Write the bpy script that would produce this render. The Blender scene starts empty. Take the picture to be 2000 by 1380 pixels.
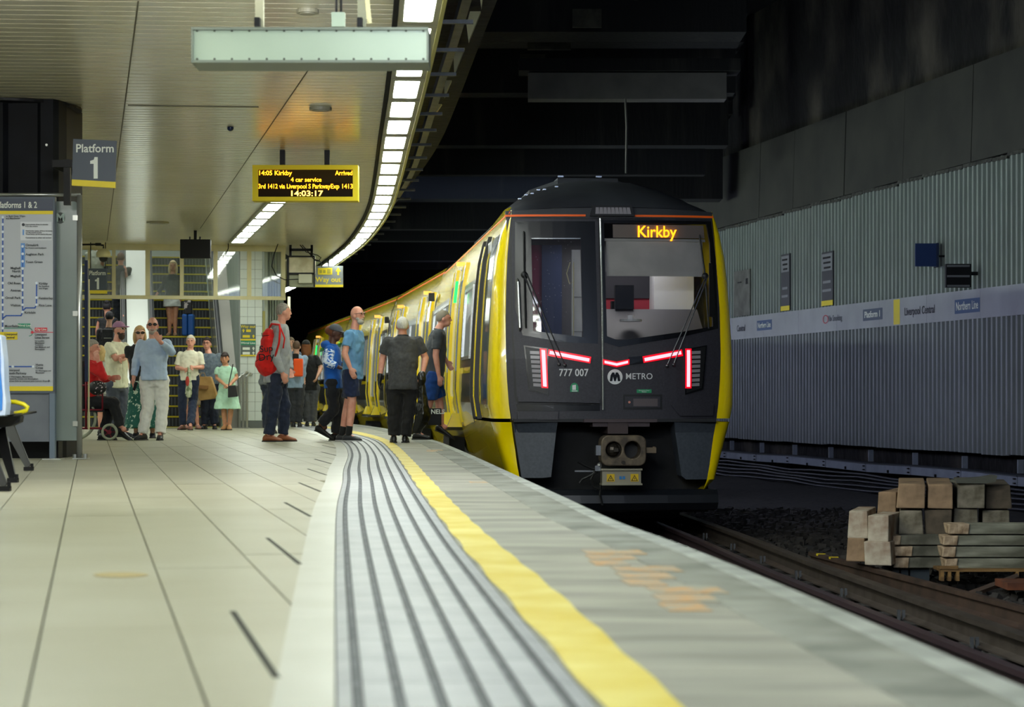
import bpy, bmesh, math, random
from mathutils import Vector, Matrix, noise
random.seed(7)
R = random.Random(11)
PI = math.pi
SC = bpy.context.scene
COL = SC.collection
F, CX, HY, HC = 4400.0, 1000.0, 775.0, 0.585

# ---------------------------------------------------------------- camera, world, exposure
cam_data = bpy.data.cameras.new('camera'); cam = bpy.data.objects.new('camera', cam_data); COL.objects.link(cam)
cam.location = (0, 0, HC); cam.rotation_euler = (PI/2, 0, 0)
cam_data.sensor_width = 36; cam_data.lens = F*36/2000; cam_data.shift_y = (HY-690)/2000
cam_data.clip_start = .1; cam_data.clip_end = 400
cam_data.dof.use_dof = True; cam_data.dof.focus_distance = 27.5; cam_data.dof.aperture_fstop = 4.5
SC.camera = cam
world = bpy.data.worlds.new('world'); SC.world = world; world.use_nodes = True
world.node_tree.nodes['Background'].inputs[0].default_value = (.30, .38, .5, 1)
world.node_tree.nodes['Background'].inputs[1].default_value = .05
SC.view_settings.view_transform = 'Standard'; SC.view_settings.look = 'None'
SC.view_settings.gamma = 1; SC.view_settings.use_curve_mapping = False
SC.view_settings.exposure = 0.0
SC.cycles.use_denoising = True
SC.cycles.max_bounces = 7; SC.cycles.diffuse_bounces = 4; SC.cycles.glossy_bounces = 4
SC.cycles.transparent_max_bounces = 12; SC.cycles.sample_clamp_indirect = 6
SC.cycles.caustics_reflective = False; SC.cycles.caustics_refractive = False
PANEL = 28.5        # radiance of the ceiling light diffusers
TUBE, FILL_LOW, FILL_FAR = 26, 8, 90
def area(name, loc, rot, sx, sy, power, col=(1, 1, 1), spread=PI):
    d = bpy.data.lights.new(name, 'AREA'); d.shape = 'RECTANGLE'; d.size = sx; d.size_y = sy; d.energy = power; d.color = col; d.spread = spread
    o = bpy.data.objects.new(name, d); COL.objects.link(o); o.location = loc; o.rotation_euler = rot; return o

area('near_fill', (-4.6, 12.2, 3.35), (PI/2*.72, 0, .05), 3.5, .4, 130, (1, 1, .95))  # added fill lights out of view, brightening map board and people
area('near_fill', (-1.8, 12.6, 3.35), (PI/2*.80, 0, .12), 2.2, .4, 190, (1, 1, .95))
area('tunnel_fill', (3.2, 6, 4.6), (PI/2*1.08, 0, 0), 5, 2.5, 110, (.5, .66, 1)); area('tunnel_fill', (-1.5, 51, 5.0), (PI/2, 0, .1), 5, 1.2, 12, (.5, .66, 1)); area('tunnel_fill', (2, 24, 9.2), (0, 0, 0), 6, 12, 18, (.55, .7, 1)); area('tunnel_fill', (0, 62, 9.2), (0, 0, .15), 8, 20, 110, (.6, .75, 1))  # added blue fill lifting the dark of the tunnel, no fixtures there
# ---------------------------------------------------------------- helpers
def at(px, py, Y): return Vector(((px-CX)*Y/F, Y, HC-(py-HY)*Y/F))
def fl(px, py, z=0.0): return at(px, py, F*(HC-z)/(py-HY))
def lin(c):
    if isinstance(c, str): c = [int(c[i:i+2], 16)/255 for i in (0, 2, 4)]
    return tuple((x/12.92 if x <= .04045 else ((x+.055)/1.055)**2.4) for x in c[:3])
MATS = {}
def mat(name, c, rough=.5, metal=0.0, c2=None, scale=8.0, stretch=(1, 1, 1), bump=0.0, bscale=None, emit=0.0, emc=None,
        alpha=1.0, ior=1.45, coat=0.0, thr=(.35, .65), detail=4.0, trans=0.0, sheen=0.0, spec=None, crough=.03):
    if name in MATS: return MATS[name]
    m = bpy.data.materials.new(name); m.use_nodes = True; nt = m.node_tree; b = nt.nodes['Principled BSDF']
    def setin(k, v):
        if k in b.inputs: b.inputs[k].default_value = v
    col = lin(c); setin('Base Color', (*col, 1)); setin('Roughness', rough); setin('Metallic', metal); setin('IOR', ior)
    setin('Alpha', alpha); setin('Coat Weight', coat); setin('Coat Roughness', crough); setin('Transmission Weight', trans); setin('Sheen Weight', sheen)
    if spec is not None: setin('Specular IOR Level', spec)
    if emit: setin('Emission Color', (*lin(emc or c), 1)); setin('Emission Strength', emit)
    if c2 is not None or bump:
        tc = nt.nodes.new('ShaderNodeTexCoord'); mp = nt.nodes.new('ShaderNodeMapping'); mp.inputs['Scale'].default_value = stretch
        nt.links.new(tc.outputs['Object'], mp.inputs[0])
    if c2 is not None:
        n = nt.nodes.new('ShaderNodeTexNoise'); n.inputs['Scale'].default_value = scale; n.inputs['Detail'].default_value = detail
        nt.links.new(mp.outputs[0], n.inputs['Vector'])
        cr = nt.nodes.new('ShaderNodeValToRGB'); cr.color_ramp.elements[0].position = thr[0]; cr.color_ramp.elements[1].position = thr[1]
        cr.color_ramp.elements[0].color = (*col, 1); cr.color_ramp.elements[1].color = (*lin(c2), 1)
        nt.links.new(n.outputs[0], cr.inputs[0]); nt.links.new(cr.outputs[0], b.inputs['Base Color'])
    if bump:
        n2 = nt.nodes.new('ShaderNodeTexNoise'); n2.inputs['Scale'].default_value = bscale or scale*3; n2.inputs['Detail'].default_value = 3
        nt.links.new(mp.outputs[0], n2.inputs['Vector'])
        bp = nt.nodes.new('ShaderNodeBump'); bp.inputs['Strength'].default_value = 1.0; bp.inputs['Distance'].default_value = bump
        nt.links.new(n2.outputs[0], bp.inputs['Height']); nt.links.new(bp.outputs[0], b.inputs['Normal'])
    MATS[name] = m; return m
def glass(name, c, alpha=.25, rough=.03):
    """thin see-through pane: clear part + mirror-like Fresnel reflection"""
    if name in MATS: return MATS[name]
    m = bpy.data.materials.new(name); m.use_nodes = True; nt = m.node_tree; nt.nodes.clear()
    o = nt.nodes.new('ShaderNodeOutputMaterial'); t = nt.nodes.new('ShaderNodeBsdfTransparent'); g = nt.nodes.new('ShaderNodeBsdfGlossy')
    d = nt.nodes.new('ShaderNodeBsdfDiffuse'); d.inputs[0].default_value = (*lin(c), 1)
    g.inputs['Roughness'].default_value = rough; g.inputs[0].default_value = (1, 1, 1, 1)
    m1 = nt.nodes.new('ShaderNodeMixShader'); m1.inputs[0].default_value = alpha
    nt.links.new(t.outputs[0], m1.inputs[1]); nt.links.new(d.outputs[0], m1.inputs[2])
    f = nt.nodes.new('ShaderNodeFresnel'); f.inputs[0].default_value = 1.5
    m2 = nt.nodes.new('ShaderNodeMixShader'); nt.links.new(f.outputs[0], m2.inputs[0])
    nt.links.new(m1.outputs[0], m2.inputs[1]); nt.links.new(g.outputs[0], m2.inputs[2]); nt.links.new(m2.outputs[0], o.inputs[0])
    MATS[name] = m; return m

def tag(o, label=None, cat=None, group=None, kind=None):
    if label: o['label'] = label
    if cat: o['category'] = cat
    if group: o['group'] = group
    if kind: o['kind'] = kind
    return o
def empty(name, loc=(0, 0, 0), rz=0, label=None, cat=None, group=None, kind=None, parent=None):
    o = bpy.data.objects.new(name, None); COL.objects.link(o); o.location = loc; o.rotation_euler = (0, 0, rz)
    o.empty_display_size = .1; o.parent = parent
    return tag(o, label, cat, group, kind)
class MB:
    """collects shapes in one mesh"""
    def __init__(s): s.v = []; s.f = []; s.mi = []; s.k = 0
    def add(s, vs, fs):
        n = len(s.v); s.v += [tuple(v) for v in vs]; s.f += [tuple(i+n for i in f) for f in fs]; s.mi += [s.k]*len(fs); return s
    def box(s, c, d, rz=0, rx=0, ry=0, M=None):
        hx, hy, hz = d[0]/2, d[1]/2, d[2]/2
        rot = Matrix.Rotation(rz, 3, 'Z') @ Matrix.Rotation(ry, 3, 'Y') @ Matrix.Rotation(rx, 3, 'X')
        vs = [Vector(c)+rot @ Vector((x, y, z)) for z in (-hz, hz) for y in (-hy, hy) for x in (-hx, hx)]
        return s.add(vs, [(0, 2, 3, 1), (4, 5, 7, 6), (0, 1, 5, 4), (2, 6, 7, 3), (0, 4, 6, 2), (1, 3, 7, 5)])
    def bx(s, a, b):
        return s.box([(a[i]+b[i])/2 for i in range(3)], [abs(b[i]-a[i]) for i in range(3)])
    def hexa(s, p):   # 8 points: bottom 4 ccw, top 4 ccw
        return s.add(p, [(3, 2, 1, 0), (4, 5, 6, 7), (0, 1, 5, 4), (1, 2, 6, 5), (2, 3, 7, 6), (3, 0, 4, 7)])
    def prism(s, poly, e):   # polygon of 3-D points extruded by vector e
        n = len(poly); a = [Vector(p) for p in poly]; b = [p+Vector(e) for p in a]
        return s.add(a+b, [tuple(range(n))[::-1], tuple(range(n, 2*n))]+[(i, (i+1) % n, n+(i+1) % n, n+i) for i in range(n)])
    def rings(s, rs, closed=False, caps=True):   # list of rings with equal number of points
        n = len(rs[0]); vs = [p for r in rs for p in r]; fs = []
        m = len(rs)
        for k in range(m if closed else m-1):
            for i in range(n):
                a = k*n+i; b = k*n+(i+1) % n; c = ((k+1) % m)*n+(i+1) % n; d = ((k+1) % m)*n+i
                fs.append((a, b, c, d))
        if caps and not closed: fs += [tuple(range(n))[::-1], tuple(range((m-1)*n, m*n))]
        return s.add(vs, fs)
    def tube(s, pts, r, n=8, closed=False, caps=True):
        pts = [Vector(p) for p in pts]; rs = []; m = len(pts); up = None
        for i, p in enumerate(pts):
            if closed: d = pts[(i+1) % m]-pts[i-1]
            else: d = pts[min(i+1, m-1)]-pts[max(i-1, 0)]
            d = d.normalized() if d.length > 1e-9 else Vector((0, 0, 1))
            if up is None:
                up = Vector((0, 0, 1)) if abs(d.z) < .9 else Vector((1, 0, 0))
            a = d.cross(up)
            if a.length < 1e-4: a = d.cross(Vector((1, 0.3, 0)))
            a.normalize(); b = d.cross(a).normalized(); up = a.cross(d).normalized()
            rr = r[i] if isinstance(r, (list, tuple)) else r
            rs.append([p+a*rr*math.cos(t)+b*rr*math.sin(t) for t in [2*PI*j/n for j in range(n)]])
        return s.rings(rs, closed, caps)
    def cyl(s, c, r, h, n=16, axis='z', r2=None):
        c = Vector(c); ax = {'x': Vector((1, 0, 0)), 'y': Vector((0, 1, 0)), 'z': Vector((0, 0, 1))}[axis]
        u = Vector((0, 0, 1)) if axis != 'z' else Vector((1, 0, 0)); w = ax.cross(u)
        r2 = r if r2 is None else r2
        return s.rings([[c+ax*o+(u*math.cos(t)+w*math.sin(t))*q for t in [2*PI*j/n for j in range(n)]] for o, q in ((-h/2, r), (h/2, r2))])
    def ell(s, c, r, rot=None, nu=12, nv=8, f=None):
        c = Vector(c); rs = []
        for j in range(1, nv):
            t = PI*j/nv; ring = []
            for i in range(nu):
                a = 2*PI*i/nu; p = Vector((r[0]*math.sin(t)*math.cos(a), r[1]*math.sin(t)*math.sin(a), r[2]*math.cos(t)))
                if f: p = f(p)
                ring.append(c+(rot @ p if rot else p))
            rs.append(ring[::-1])
        s.rings(rs, caps=False); n = len(s.v); 
        top = Vector((0, 0, r[2])); bot = Vector((0, 0, -r[2]))
        if f: top = f(top); bot = f(bot)
        s.v += [tuple(c+(rot @ top if rot else top)), tuple(c+(rot @ bot if rot else bot))]
        b = n-nu*(nv-1)
        for i in range(nu):
            s.f.append((n, b+(i+1) % nu, b+i)); s.mi.append(s.k)
            e = b+nu*(nv-2); s.f.append((n+1, e+i, e+(i+1) % nu)); s.mi.append(s.k)
        return s
    def mesh(s, name):
        me = bpy.data.meshes.new(name); me.from_pydata(s.v, [], s.f); me.update()
        bm = bmesh.new(); bm.from_mesh(me); bmesh.ops.recalc_face_normals(bm, faces=bm.faces); bm.to_mesh(me); bm.free()
        return me
    def build(s, name, mats, parent=None, loc=(0, 0, 0), rot=(0, 0, 0), smooth=False, bevel=0, label=None, cat=None, group=None, kind=None):
        me = s.mesh(name)
        for m in (mats if isinstance(mats, (list, tuple)) else [mats]): me.materials.append(m)
        if any(s.mi): me.polygons.foreach_set('material_index', s.mi)
        if smooth: me.polygons.foreach_set('use_smooth', [True]*len(me.polygons))
        o = bpy.data.objects.new(name, me); COL.objects.link(o); o.location = loc; o.rotation_euler = rot; o.parent = parent
        if bevel:
            b = o.modifiers.new('bevel', 'BEVEL'); b.width = bevel; b.segments = 2; b.limit_method = 'ANGLE'
        if smooth and not bevel: pass
        return tag(o, label, cat, group, kind)
def copy_of(o, parent=None, loc=None, rot=None):
    c = o.copy(); COL.objects.link(c)
    if parent is not None: c.parent = parent
    if loc is not None: c.location = loc
    if rot is not None: c.rotation_euler = rot
    return c
def copy_tree(o, parent=None):
    kids = list(o.children); c = o.copy(); COL.objects.link(c); c.parent = parent
    for k in kids: copy_tree(k, c)
    return c
def text(s, size, loc, rot, m, parent=None, align='CENTER', bold=.0, sx=1.0, name='lettering', ext=.0015, yal='CENTER', spacing=1.0, label=None):
    c = bpy.data.curves.new(name, 'FONT'); c.body = s; c.size = size; c.align_x = align; c.align_y = yal; c.extrude = ext; c.offset = bold*size
    c.space_character = spacing; c.resolution_u = 3
    t_ = bpy.data.objects.new(name, c); me = bpy.data.meshes.new_from_object(t_); me.name = name; bpy.data.objects.remove(t_); bpy.data.curves.remove(c)
    me.materials.clear(); me.materials.append(m)
    o = bpy.data.objects.new(name, me); COL.objects.link(o); o.location = loc; o.rotation_euler = rot; o.scale = (sx, 1, 1); o.parent = parent
    return tag(o, label)
FACE = (PI/2, 0, 0)     # lettering upright, read from the platform side (from -Y)
def interp(tab):
    ys = [t[0] for t in tab]; xs = [t[1] for t in tab]; n = len(ys)
    m = []
    for i in range(n):
        if i == 0: m.append((xs[1]-xs[0])/(ys[1]-ys[0]))
        elif i == n-1: m.append((xs[-1]-xs[-2])/(ys[-1]-ys[-2]))
        else: m.append((xs[i+1]-xs[i-1])/(ys[i+1]-ys[i-1]))
    def f(y):
        if y <= ys[0]: return xs[0]+m[0]*(y-ys[0])
        if y >= ys[-1]: return xs[-1]+m[-1]*(y-ys[-1])
        i = max(k for k in range(n-1) if ys[k] <= y); h = ys[i+1]-ys[i]; t = (y-ys[i])/h
        return (2*t**3-3*t*t+1)*xs[i]+(t**3-2*t*t+t)*h*m[i]+(-2*t**3+3*t*t)*xs[i+1]+(t**3-t*t)*h*m[i+1]
    return f
# plan curves, x as a function of the distance y down the platform
LX = interp([(4, .12), (16.5, -.68), (20.7, -.975), (25, -1.30), (29.3, -1.62), (33.6, -1.97), (37.8, -2.41), (42.3, -2.99), (49, -4.06), (56, -5.3), (64, -6.9), (74, -9.0)])
TL = interp([(4.25, -.33), (7.8, -.61), (12, -.93), (15.6, -1.17), (18, -1.345), (23.4, -1.70), (28.9, -2.18), (34, -2.78), (40, -3.6), (48, -4.9)])
TR = interp([(4.25, .16), (7.1, -.07), (9.4, -.25), (15.6, -.69), (17.6, -.825), (23.4, -1.237), (30.2, -1.79), (34.3, -2.3), (40, -3.12), (48, -4.4)])
YR = interp([(4.5, .305), (6.85, .125), (9, -.06), (11, -.22), (15.3, -.53), (20.9, -.925), (27.7, -1.43), (31.8, -1.81), (36.3, -2.36), (40, -2.92), (48, -4.2)])
EX = interp([(4.5, 1.04), (7.2, .83), (9.1, .66), (10.6, .50), (13.1, .315), (16.4, .07), (25, -.58), (31, -1.10), (41.5, -2.30), (46.5, -3.05), (56, -4.8)])
def WX(y): return 15.24-.195*y            # track-side cladding wall
ZC = 3.44                                  # platform ceiling height
def frontY(x): return 42.2+.18*(x+6.2)     # the escalator screen
# ================================================================ the setting
m_tile = mat('floor_tile', '93907b', .38, c2='9e9c89', scale=1.3, bump=.0006, bscale=30)
m_joint = mat('floor_joint', '34352f', .9)
m_border = mat('border_tile', 'a9aa9f', .36, c2='b3b4ab', scale=2)
m_tac = mat('tactile', '93969a', .5, c2='a0a3a6', scale=5, bump=.0008, bscale=60)
m_tacd = mat('tactile_groove', '2d2f33', .7, c2='45484c', scale=9)
m_tacm = mat('tactile_groove_floor', '64686c', .7, c2='4f5356', scale=9)
m_yel = mat('yellow_paint', 'c9b338', .6, c2='d6c96e', scale=3.2, thr=(.42, .7), bump=.001, bscale=40)
m_slab = mat('edge_slab', '9d9b8f', .75, c2='6e6e66', scale=2.2, stretch=(.5, 1.8, 1), thr=(.38, .75), bump=.002, bscale=25, detail=8)
m_cop = mat('coping', '8f9087', .8, c2='666860', scale=2.5, bump=.003, bscale=30, detail=7)
m_nose = mat('coping_nose', 'a3a69f', .8, c2='7f827c', scale=4, bump=.004, bscale=30, detail=7)
m_orange = mat('worn_orange', 'bf8f55', .7, c2='92958b', scale=11, thr=(.38, .6), stretch=(1, 2, 1), detail=8)
m_dark = mat('soot', '17181b', .85, c2='26282b', scale=.9, thr=(.4, .7), bump=.02, bscale=5, detail=8)
m_conc = mat('dark_concrete', '2a2c2e', .9, c2='55554e', scale=1.1, stretch=(1.4, 1, .35), thr=(.5, .8), bump=.01, bscale=8, detail=9)
floor = MB().bx((-16, -2, -.3), (-2.2, 42, -.012))
def polyY(xa, xb, y0, y1, z0, z1, mb, step=1.0):
    y = y0
    while y < y1-1e-6:
        q = min(y+step, y1)
        mb.hexa([(xa(y), y, z0), (xb(y), y, z0), (xb(q), q, z0), (xa(q), q, z0), (xa(y), y, z1), (xb(y), y, z1), (xb(q), q, z1), (xa(q), q, z1)])
        y = q
    return mb
fb = MB(); polyY(lambda y: -16 if y < 42 else -10, lambda y: EX(y)-.03, -2, 76, -1.3, -.014, fb, 1.5)
floor = fb.build('floor', m_joint, kind='structure')
# floor planks: long joints run down the platform at -.187, cross joints nearly invisible
DX, PW, GX = -.187, .345, .0085
inner = lambda y: TL(y)-.125
edge_left = lambda y: TL(y)-.004
def clip_poly(poly, fn):  # keep x <= fn(y)
    out = []
    for i in range(len(poly)):
        a, b = poly[i], poly[(i+1) % len(poly)]; da, db = fn(a[1])-a[0], fn(b[1])-b[0]
        if da >= 0: out.append(a)
        if (da >= 0) != (db >= 0):
            t = da/(da-db); out.append((a[0]+(b[0]-a[0])*t, a[1]+(b[1]-a[1])*t))
    return out
rest = MB(); ntile = 0
tiles = []
PL = 1.35
for k in range(-46, 12):
    j0 = -8.0-(k % 2)*.66
    for j in range(0, 42):
        y0 = 2.3+j*PL+(k % 2)*PL/2
        x0 = .215+k*PW
        c = (x0+PW/2+DX*y0, y0+PL/2)
        if c[0] < -.36*c[1]-3 or c[1] > 46 or c[0] > TL(c[1])+.2: continue
        def P(u, w): yy = y0+w; return (x0+u+DX*yy, yy+u*.18)
        poly = [P(GX, 0.001), P(PW-GX, 0.001), P(PW-GX, PL-.001), P(GX, PL-.001)]
        if c[0]+PW*1.2 > inner(c[1]): poly = clip_poly(poly, inner)
        if len(poly) < 3: continue
        px = abs(c[0]/c[1])
        tiles.append((c[1]+(20 if px > .24 else 0), poly))
tiles.sort(key=lambda t: t[0])
for i, (d, poly) in enumerate(tiles):
    mb = MB() if i < 290 else rest
    mb.prism([(x, y, -.014) for x, y in poly], (0, 0, .014+R.uniform(-.0006, .0006)))
    if i < 290: mb.build('floor_tile', m_tile, floor)
rest.build('floor_tile', m_tile, floor, kind='stuff')
# smooth border band next to the tactile strip, in pieces
y = 2.5
while y < 46:
    q = y+1.8; b = MB()
    n = 4
    for i in range(n):
        a, c = y+(q-y-.003)*i/n, y+(q-y-.003)*(i+1)/n
        b.hexa([(inner(a)+.0, a, -.014), (edge_left(a), a, -.014), (edge_left(c), c, -.014), (inner(c)+.0, c, -.014)]+[(x, yy, 0) for x, yy in ((inner(a), a), (edge_left(a), a), (edge_left(c), c), (inner(c), c))])
    b.build('border_tile', m_border, floor); y = q
MB().prism([fl(236+54*math.cos(k*PI/8), 1122+5*math.sin(k*PI/8), .0012) for k in range(16)], (0, 0, .0006)).build('floor_stain', mat('stain', '9c8a58', .5), floor)
# half-joint saw cuts in the border side, the short grey dashes
for k in range(0, 12):
    X = .3875+.345*k; ya = 3.0
    while ya < 40 and X+DX*ya < inner(ya): ya += .05
    ya = 3.0
    for t in range(800):
        ya = 3+t*.05
        if X+DX*ya < inner(ya): break
    b = MB(); yb = ya+1.45
    b.hexa([(X+DX*q+w, q, z) for z in (-.001, .0012) for q, w in ((ya, -GX), (ya, GX), (yb, GX), (yb, -GX))])
    b.build('joint_strip', m_joint, floor)
# tactile pavers with rounded ribs and dark grooves
gro = [.085+.163*k for k in range(6)]
y = 2.6
while y < 47:
    q = y+.40; b = MB(); e = .0025
    fr = [(0, 0, 0)]
    for g in gro:
        fr += [(g-.024, 0, 0), (g-.017, -.005, 1), (g+.014, -.005, 2), (g+.022, 0, 1)]
    fr += [(1, 0, 0)]
    pts = []
    for (yy) in (y+e, q-e):
        xl, xr = TL(yy), TR(yy)
        pts.append([(xl+(xr-xl)*f_, yy, z_+.004*(f_ > .03 and f_ < .97)) for f_, z_, _ in fr])
    n = len(fr)
    for i in range(n-1):
        b.k = fr[i+1][2] if i+1 < n else 0
        b.add([pts[0][i], pts[0][i+1], pts[1][i+1], pts[1][i]], [(0, 1, 2, 3)])
    b.k = 0
    b.add([pts[0][0], pts[0][-1], (pts[0][-1][0], y+e, -.014), (pts[0][0][0], y+e, -.014)], [(0, 1, 2, 3)])
    b.build('tactile_paver', [m_tac, m_tacd, m_tacm], floor); y = q
# edge slabs from the tactile strip to the coping
cop_in = lambda y: EX(y)-.30
y = 2.4; i = 0
while y < 70:
    L = 1.2 if y < 40 else 3
    q = y+L; b = MB(); n = 3
    polyY(lambda t: TR(t)+.004, lambda t: cop_in(t)-.006, y, q-.006, -.014, 0, b, L/3)
    b.build('edge_slab', m_slab, floor)
    b = MB(); polyY(cop_in, lambda t: EX(t)-.085, y+.3, q+.3-.008, -.16, 0.0, b, L/3)
    b.k = 1; polyY(lambda t: EX(t)-.086, EX, y+.3, q+.3-.008, -.16, 0.001, b, L/3)
    b.build('coping_stone', [m_cop, m_nose], floor, bevel=.006); y = q
polyY(lambda y: TR(y)+.012+.006*math.sin(y*5), lambda y: YR(y)+.005*math.sin(y*7), 2.4, 60, .001, .0035, MB(), .25).build('yellow_line', m_yel, floor)
# worn orange paint patches on the edge slabs
for (yc, L, n) in ((7.4, 2.5, 9), (24.6, .9, 2), (15.5, .3, 1)):
    b = MB()
    for k in range(n):
        a = yc-L/2+L*k/n; c = a+L/n*.85; off = .25+.02*(k % 3)
        w = .12+.05*((k*7) % 3)
        polyY(lambda t: YR(t)+off, lambda t: YR(t)+off+w, a, c, .0008, .0022, b, .2)
    b.build('worn_paint', m_orange, floor, label='worn orange paint')
# ---------------------------------------------------------------- platform ceiling
m_slat = mat('ceiling_slat', 'e6e0c4', .3, c2='ece7d0', scale=.6, stretch=(.4, 1, 1), metal=.3, coat=.75, crough=.16)
m_black = mat('black_void', '0b0b0d', .9)
ceil = MB()
polyY(lambda y: -16, lambda y: LX(y)-.2, -2, 41, ZC+.04, ZC+.3, ceil, 1.5)
polyY(lambda y: -4.5-.17*max(0, y-46), lambda y: LX(y)-.2, 41, 68, ZC+.04, ZC+.3, ceil, 1.5)
ceil = ceil.build('ceiling', m_black, kind='structure')
SL = .205
sk = .067
def slat(y0, xl):
    # slat runs across, turned slightly; ends at the light strip
    def xr(yref): 
        x = LX(yref)-.19
        for _ in range(4): x = LX(yref+sk*(x+3))-.19
        return x
    a, b_ = y0, y0+SL-.027
    p = [(xl, a+sk*(xl+3)), (xr(a), a+sk*(xr(a)+3)), (xr(b_), b_+sk*(xr(b_)+3)), (xl, b_+sk*(xl+3))]
    mb = MB(); h = [(x, y_, ZC) for x, y_ in p]+[(x, y_, ZC+.03) for x, y_ in p]
    mb.hexa(h)
    # rolled lips
    return mb
y = 13.4; near = MB()
yy = -1.5
while yy < 13.3:
    m_ = slat(yy, -15.5); near.add(m_.v, m_.f); yy += SL
near.build('ceiling_slat', m_slat, ceil, kind='stuff')
while y < 67:
    xl = -15.5 if y < 41.4 else max(-15.5, min(-4.52-.17*max(0, y-46), (y-43.1)/.113))
    slat(y, xl).build('ceiling_slat', m_slat, ceil); y += SL
# long seams in the ceiling
m_seam = mat('seam', '5e5947', .7)
for (x0, x1, ya, yb) in ((-2.75, None, 15, 41), (-1.52, None, 19, 38)):
    pa = at(270 if x0 == -2.75 else 607, 5 if x0 == -2.75 else 130, 1); 
def ceil_pt(px, py): Yc = F*(ZC-HC)/(HY-py); return ((px-CX)*Yc/F, Yc)
for (a, b_) in (((270, 2), (209, 470)), ((612, 122), (391, 446))):
    p, q = ceil_pt(*a), ceil_pt(*b_)
    MB().hexa([(p[0]-.006, p[1], ZC-.002), (p[0]+.006, p[1], ZC-.002), (q[0]+.006, q[1], ZC-.002), (q[0]-.006, q[1], ZC-.002),
               (p[0]-.006, p[1], ZC+.001), (p[0]+.006, p[1], ZC+.001), (q[0]+.006, q[1], ZC+.001), (q[0]-.006, q[1], ZC+.001)]).build('trim_1', m_seam, ceil)
# ---------------------------------------------------------------- light strips
m_diff = mat('light_diffuser', 'ffffff', .4, emit=PANEL, emc='f6fff2')
m_frame = mat('light_frame', '9a9a86', .4, metal=.3)
def fixture_mesh(w, l):
    f = MB()
    for sx in (-1, 1): f.box((sx*(w/2-.02), 0, .02), (.04, l, .06))
    for sy in (-1, 1): f.box((0, sy*(l/2-.075), .02), (w-.08, .15, .06))
    f.box((0, 0, .06), (w-.02, l-.02, .03))
    d = MB(); nx = 5
    c = .03; a, b_ = w/2-.045, l/2-.155
    poly = []
    for (cx_, cy_, t0) in ((a-c, b_-c, 0), (-a+c, b_-c, 90), (-a+c, -b_+c, 180), (a-c, -b_+c, 270)):
        for t in (0, 30, 60, 90): tt = math.radians(t0+t); poly.append((cx_+c*math.cos(tt), cy_+c*math.sin(tt), -.012))
    d.prism(poly, (0, 0, .05))
    return f, d
fm, dm = fixture_mesh(.30, 1.42)
L0 = empty('ceiling_light', (0, 0, 0)); fr0 = fm.build('frame', m_frame, L0); df0 = dm.build('diffuser', m_diff, L0)
pos = []
y = 20.66-1.44*13
ys = []
while y < 70: ys.append(y); y += 1.44
for i, y in enumerate(ys):
    a = math.atan2(LX(y+.7)-LX(y-.7), 1.4)
    pos.append(('strip', LX(y), y, -a))
for i in range(-1, 6):
    y = 33.5+1.42*i; pos.append(('inner', -3.56-.19*(y-33.5), y, math.atan(.19)))
for i in range(10):
    for xx in (-2.6, -5.4): pos.append(('inner', xx, -.5+1.44*i, .08))
for i in range(28): pos.append(('inner', -8.6-.02*i, -.5+1.44*i, .0)); pos.append(('inner', -11.5, -.5+1.44*i, .0)) if i % 2 == 0 else None
first = True
ORD = ['first', 'second', 'third', 'fourth', 'fifth', 'sixth', 'seventh', 'eighth', 'ninth', 'tenth', 'eleventh', 'twelfth', 'thirteenth', 'fourteenth', 'fifteenth', 'sixteenth', 'seventeenth', 'eighteenth', 'nineteenth', 'twentieth', 'twenty-first', 'twenty-second', 'twenty-third', 'twenty-fourth', 'twenty-fifth']+['%dth' % n for n in range(26, 160)]
cnt = {'strip': 0, 'inner': 0}; hid = [0]
for i, (k, x, y, a) in enumerate(pos):
    o = L0 if first else copy_tree(L0); first = False
    o.location = (x, y, ZC-.03); o.rotation_euler = (0, 0, a)
    vis = y > 14.2 and (k == 'strip' or (y > 31 and x > -6)); lab = 'white ceiling light panel outside the photo, %s from the camera end' % ORD[hid[0]]; hid[0] += not vis
    if vis: lab = ('glowing panel of the curved platform edge light strip, %s from the top of the photo' if k == 'strip' else 'glowing panel of the short straight light row, %s from its near end')%ORD[cnt[k]]; cnt[k] += 1
    tag(o, lab, 'ceiling light', 'light panels of the curved edge strip' if k == 'strip' else 'light panels of the inner row')
# dark channel, pale lip and rail outside the strip
m_rim = mat('pale_rim', 'b9b46a', .5)
b = MB(); polyY(lambda y: LX(y)+.155, lambda y: LX(y)+.185, -2, 52, ZC-.05, ZC+.06, b, 1.0); b.build('trim_2', m_rim, kind='structure')
b = MB(); polyY(lambda y: LX(y)-.19, lambda y: LX(y)-.155, -2, 52, ZC-.03, ZC+.06, b, 1.0); b.build('trim_3', m_black, kind='structure')
m_steel = mat('grey_steel', '55585a', .5, metal=.5, c2='3f4143', scale=6)
for i in range(19):
    y = 3+3.6*i; x = LX(y)+.26; a = math.atan2(LX(y+1)-LX(y-1), 2)
    area('tube_up', (x, y, ZC+.22), (PI/2*1.05, 0, -PI/2-a), 3.4, .06, TUBE, (.86, 1, .9), spread=1.1)
    area('low_fill', (x, y, ZC-.12), (PI/2*.62, 0, -PI/2-a), 3.4, .06, FILL_LOW, (.8, .88, 1))  # added fill aimed at the lower wall, no fixture behind it
for y in (3, 9, 13):
    area('far_fill', (LX(y)+.3, y, ZC-.2), (PI/2*.93, 0, -PI/2+.9), 2.4, .1, FILL_FAR, (.78, .87, 1))  # unseen fill added to brighten the wall and train front down the track
b = MB(); polyY(lambda y: LX(y)+.42, lambda y: LX(y)+.50, 8, 52, ZC+.45, ZC+.55, b, 1.0); b.build('trim_4', m_steel, kind='structure')
b = MB()
y = 12
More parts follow.
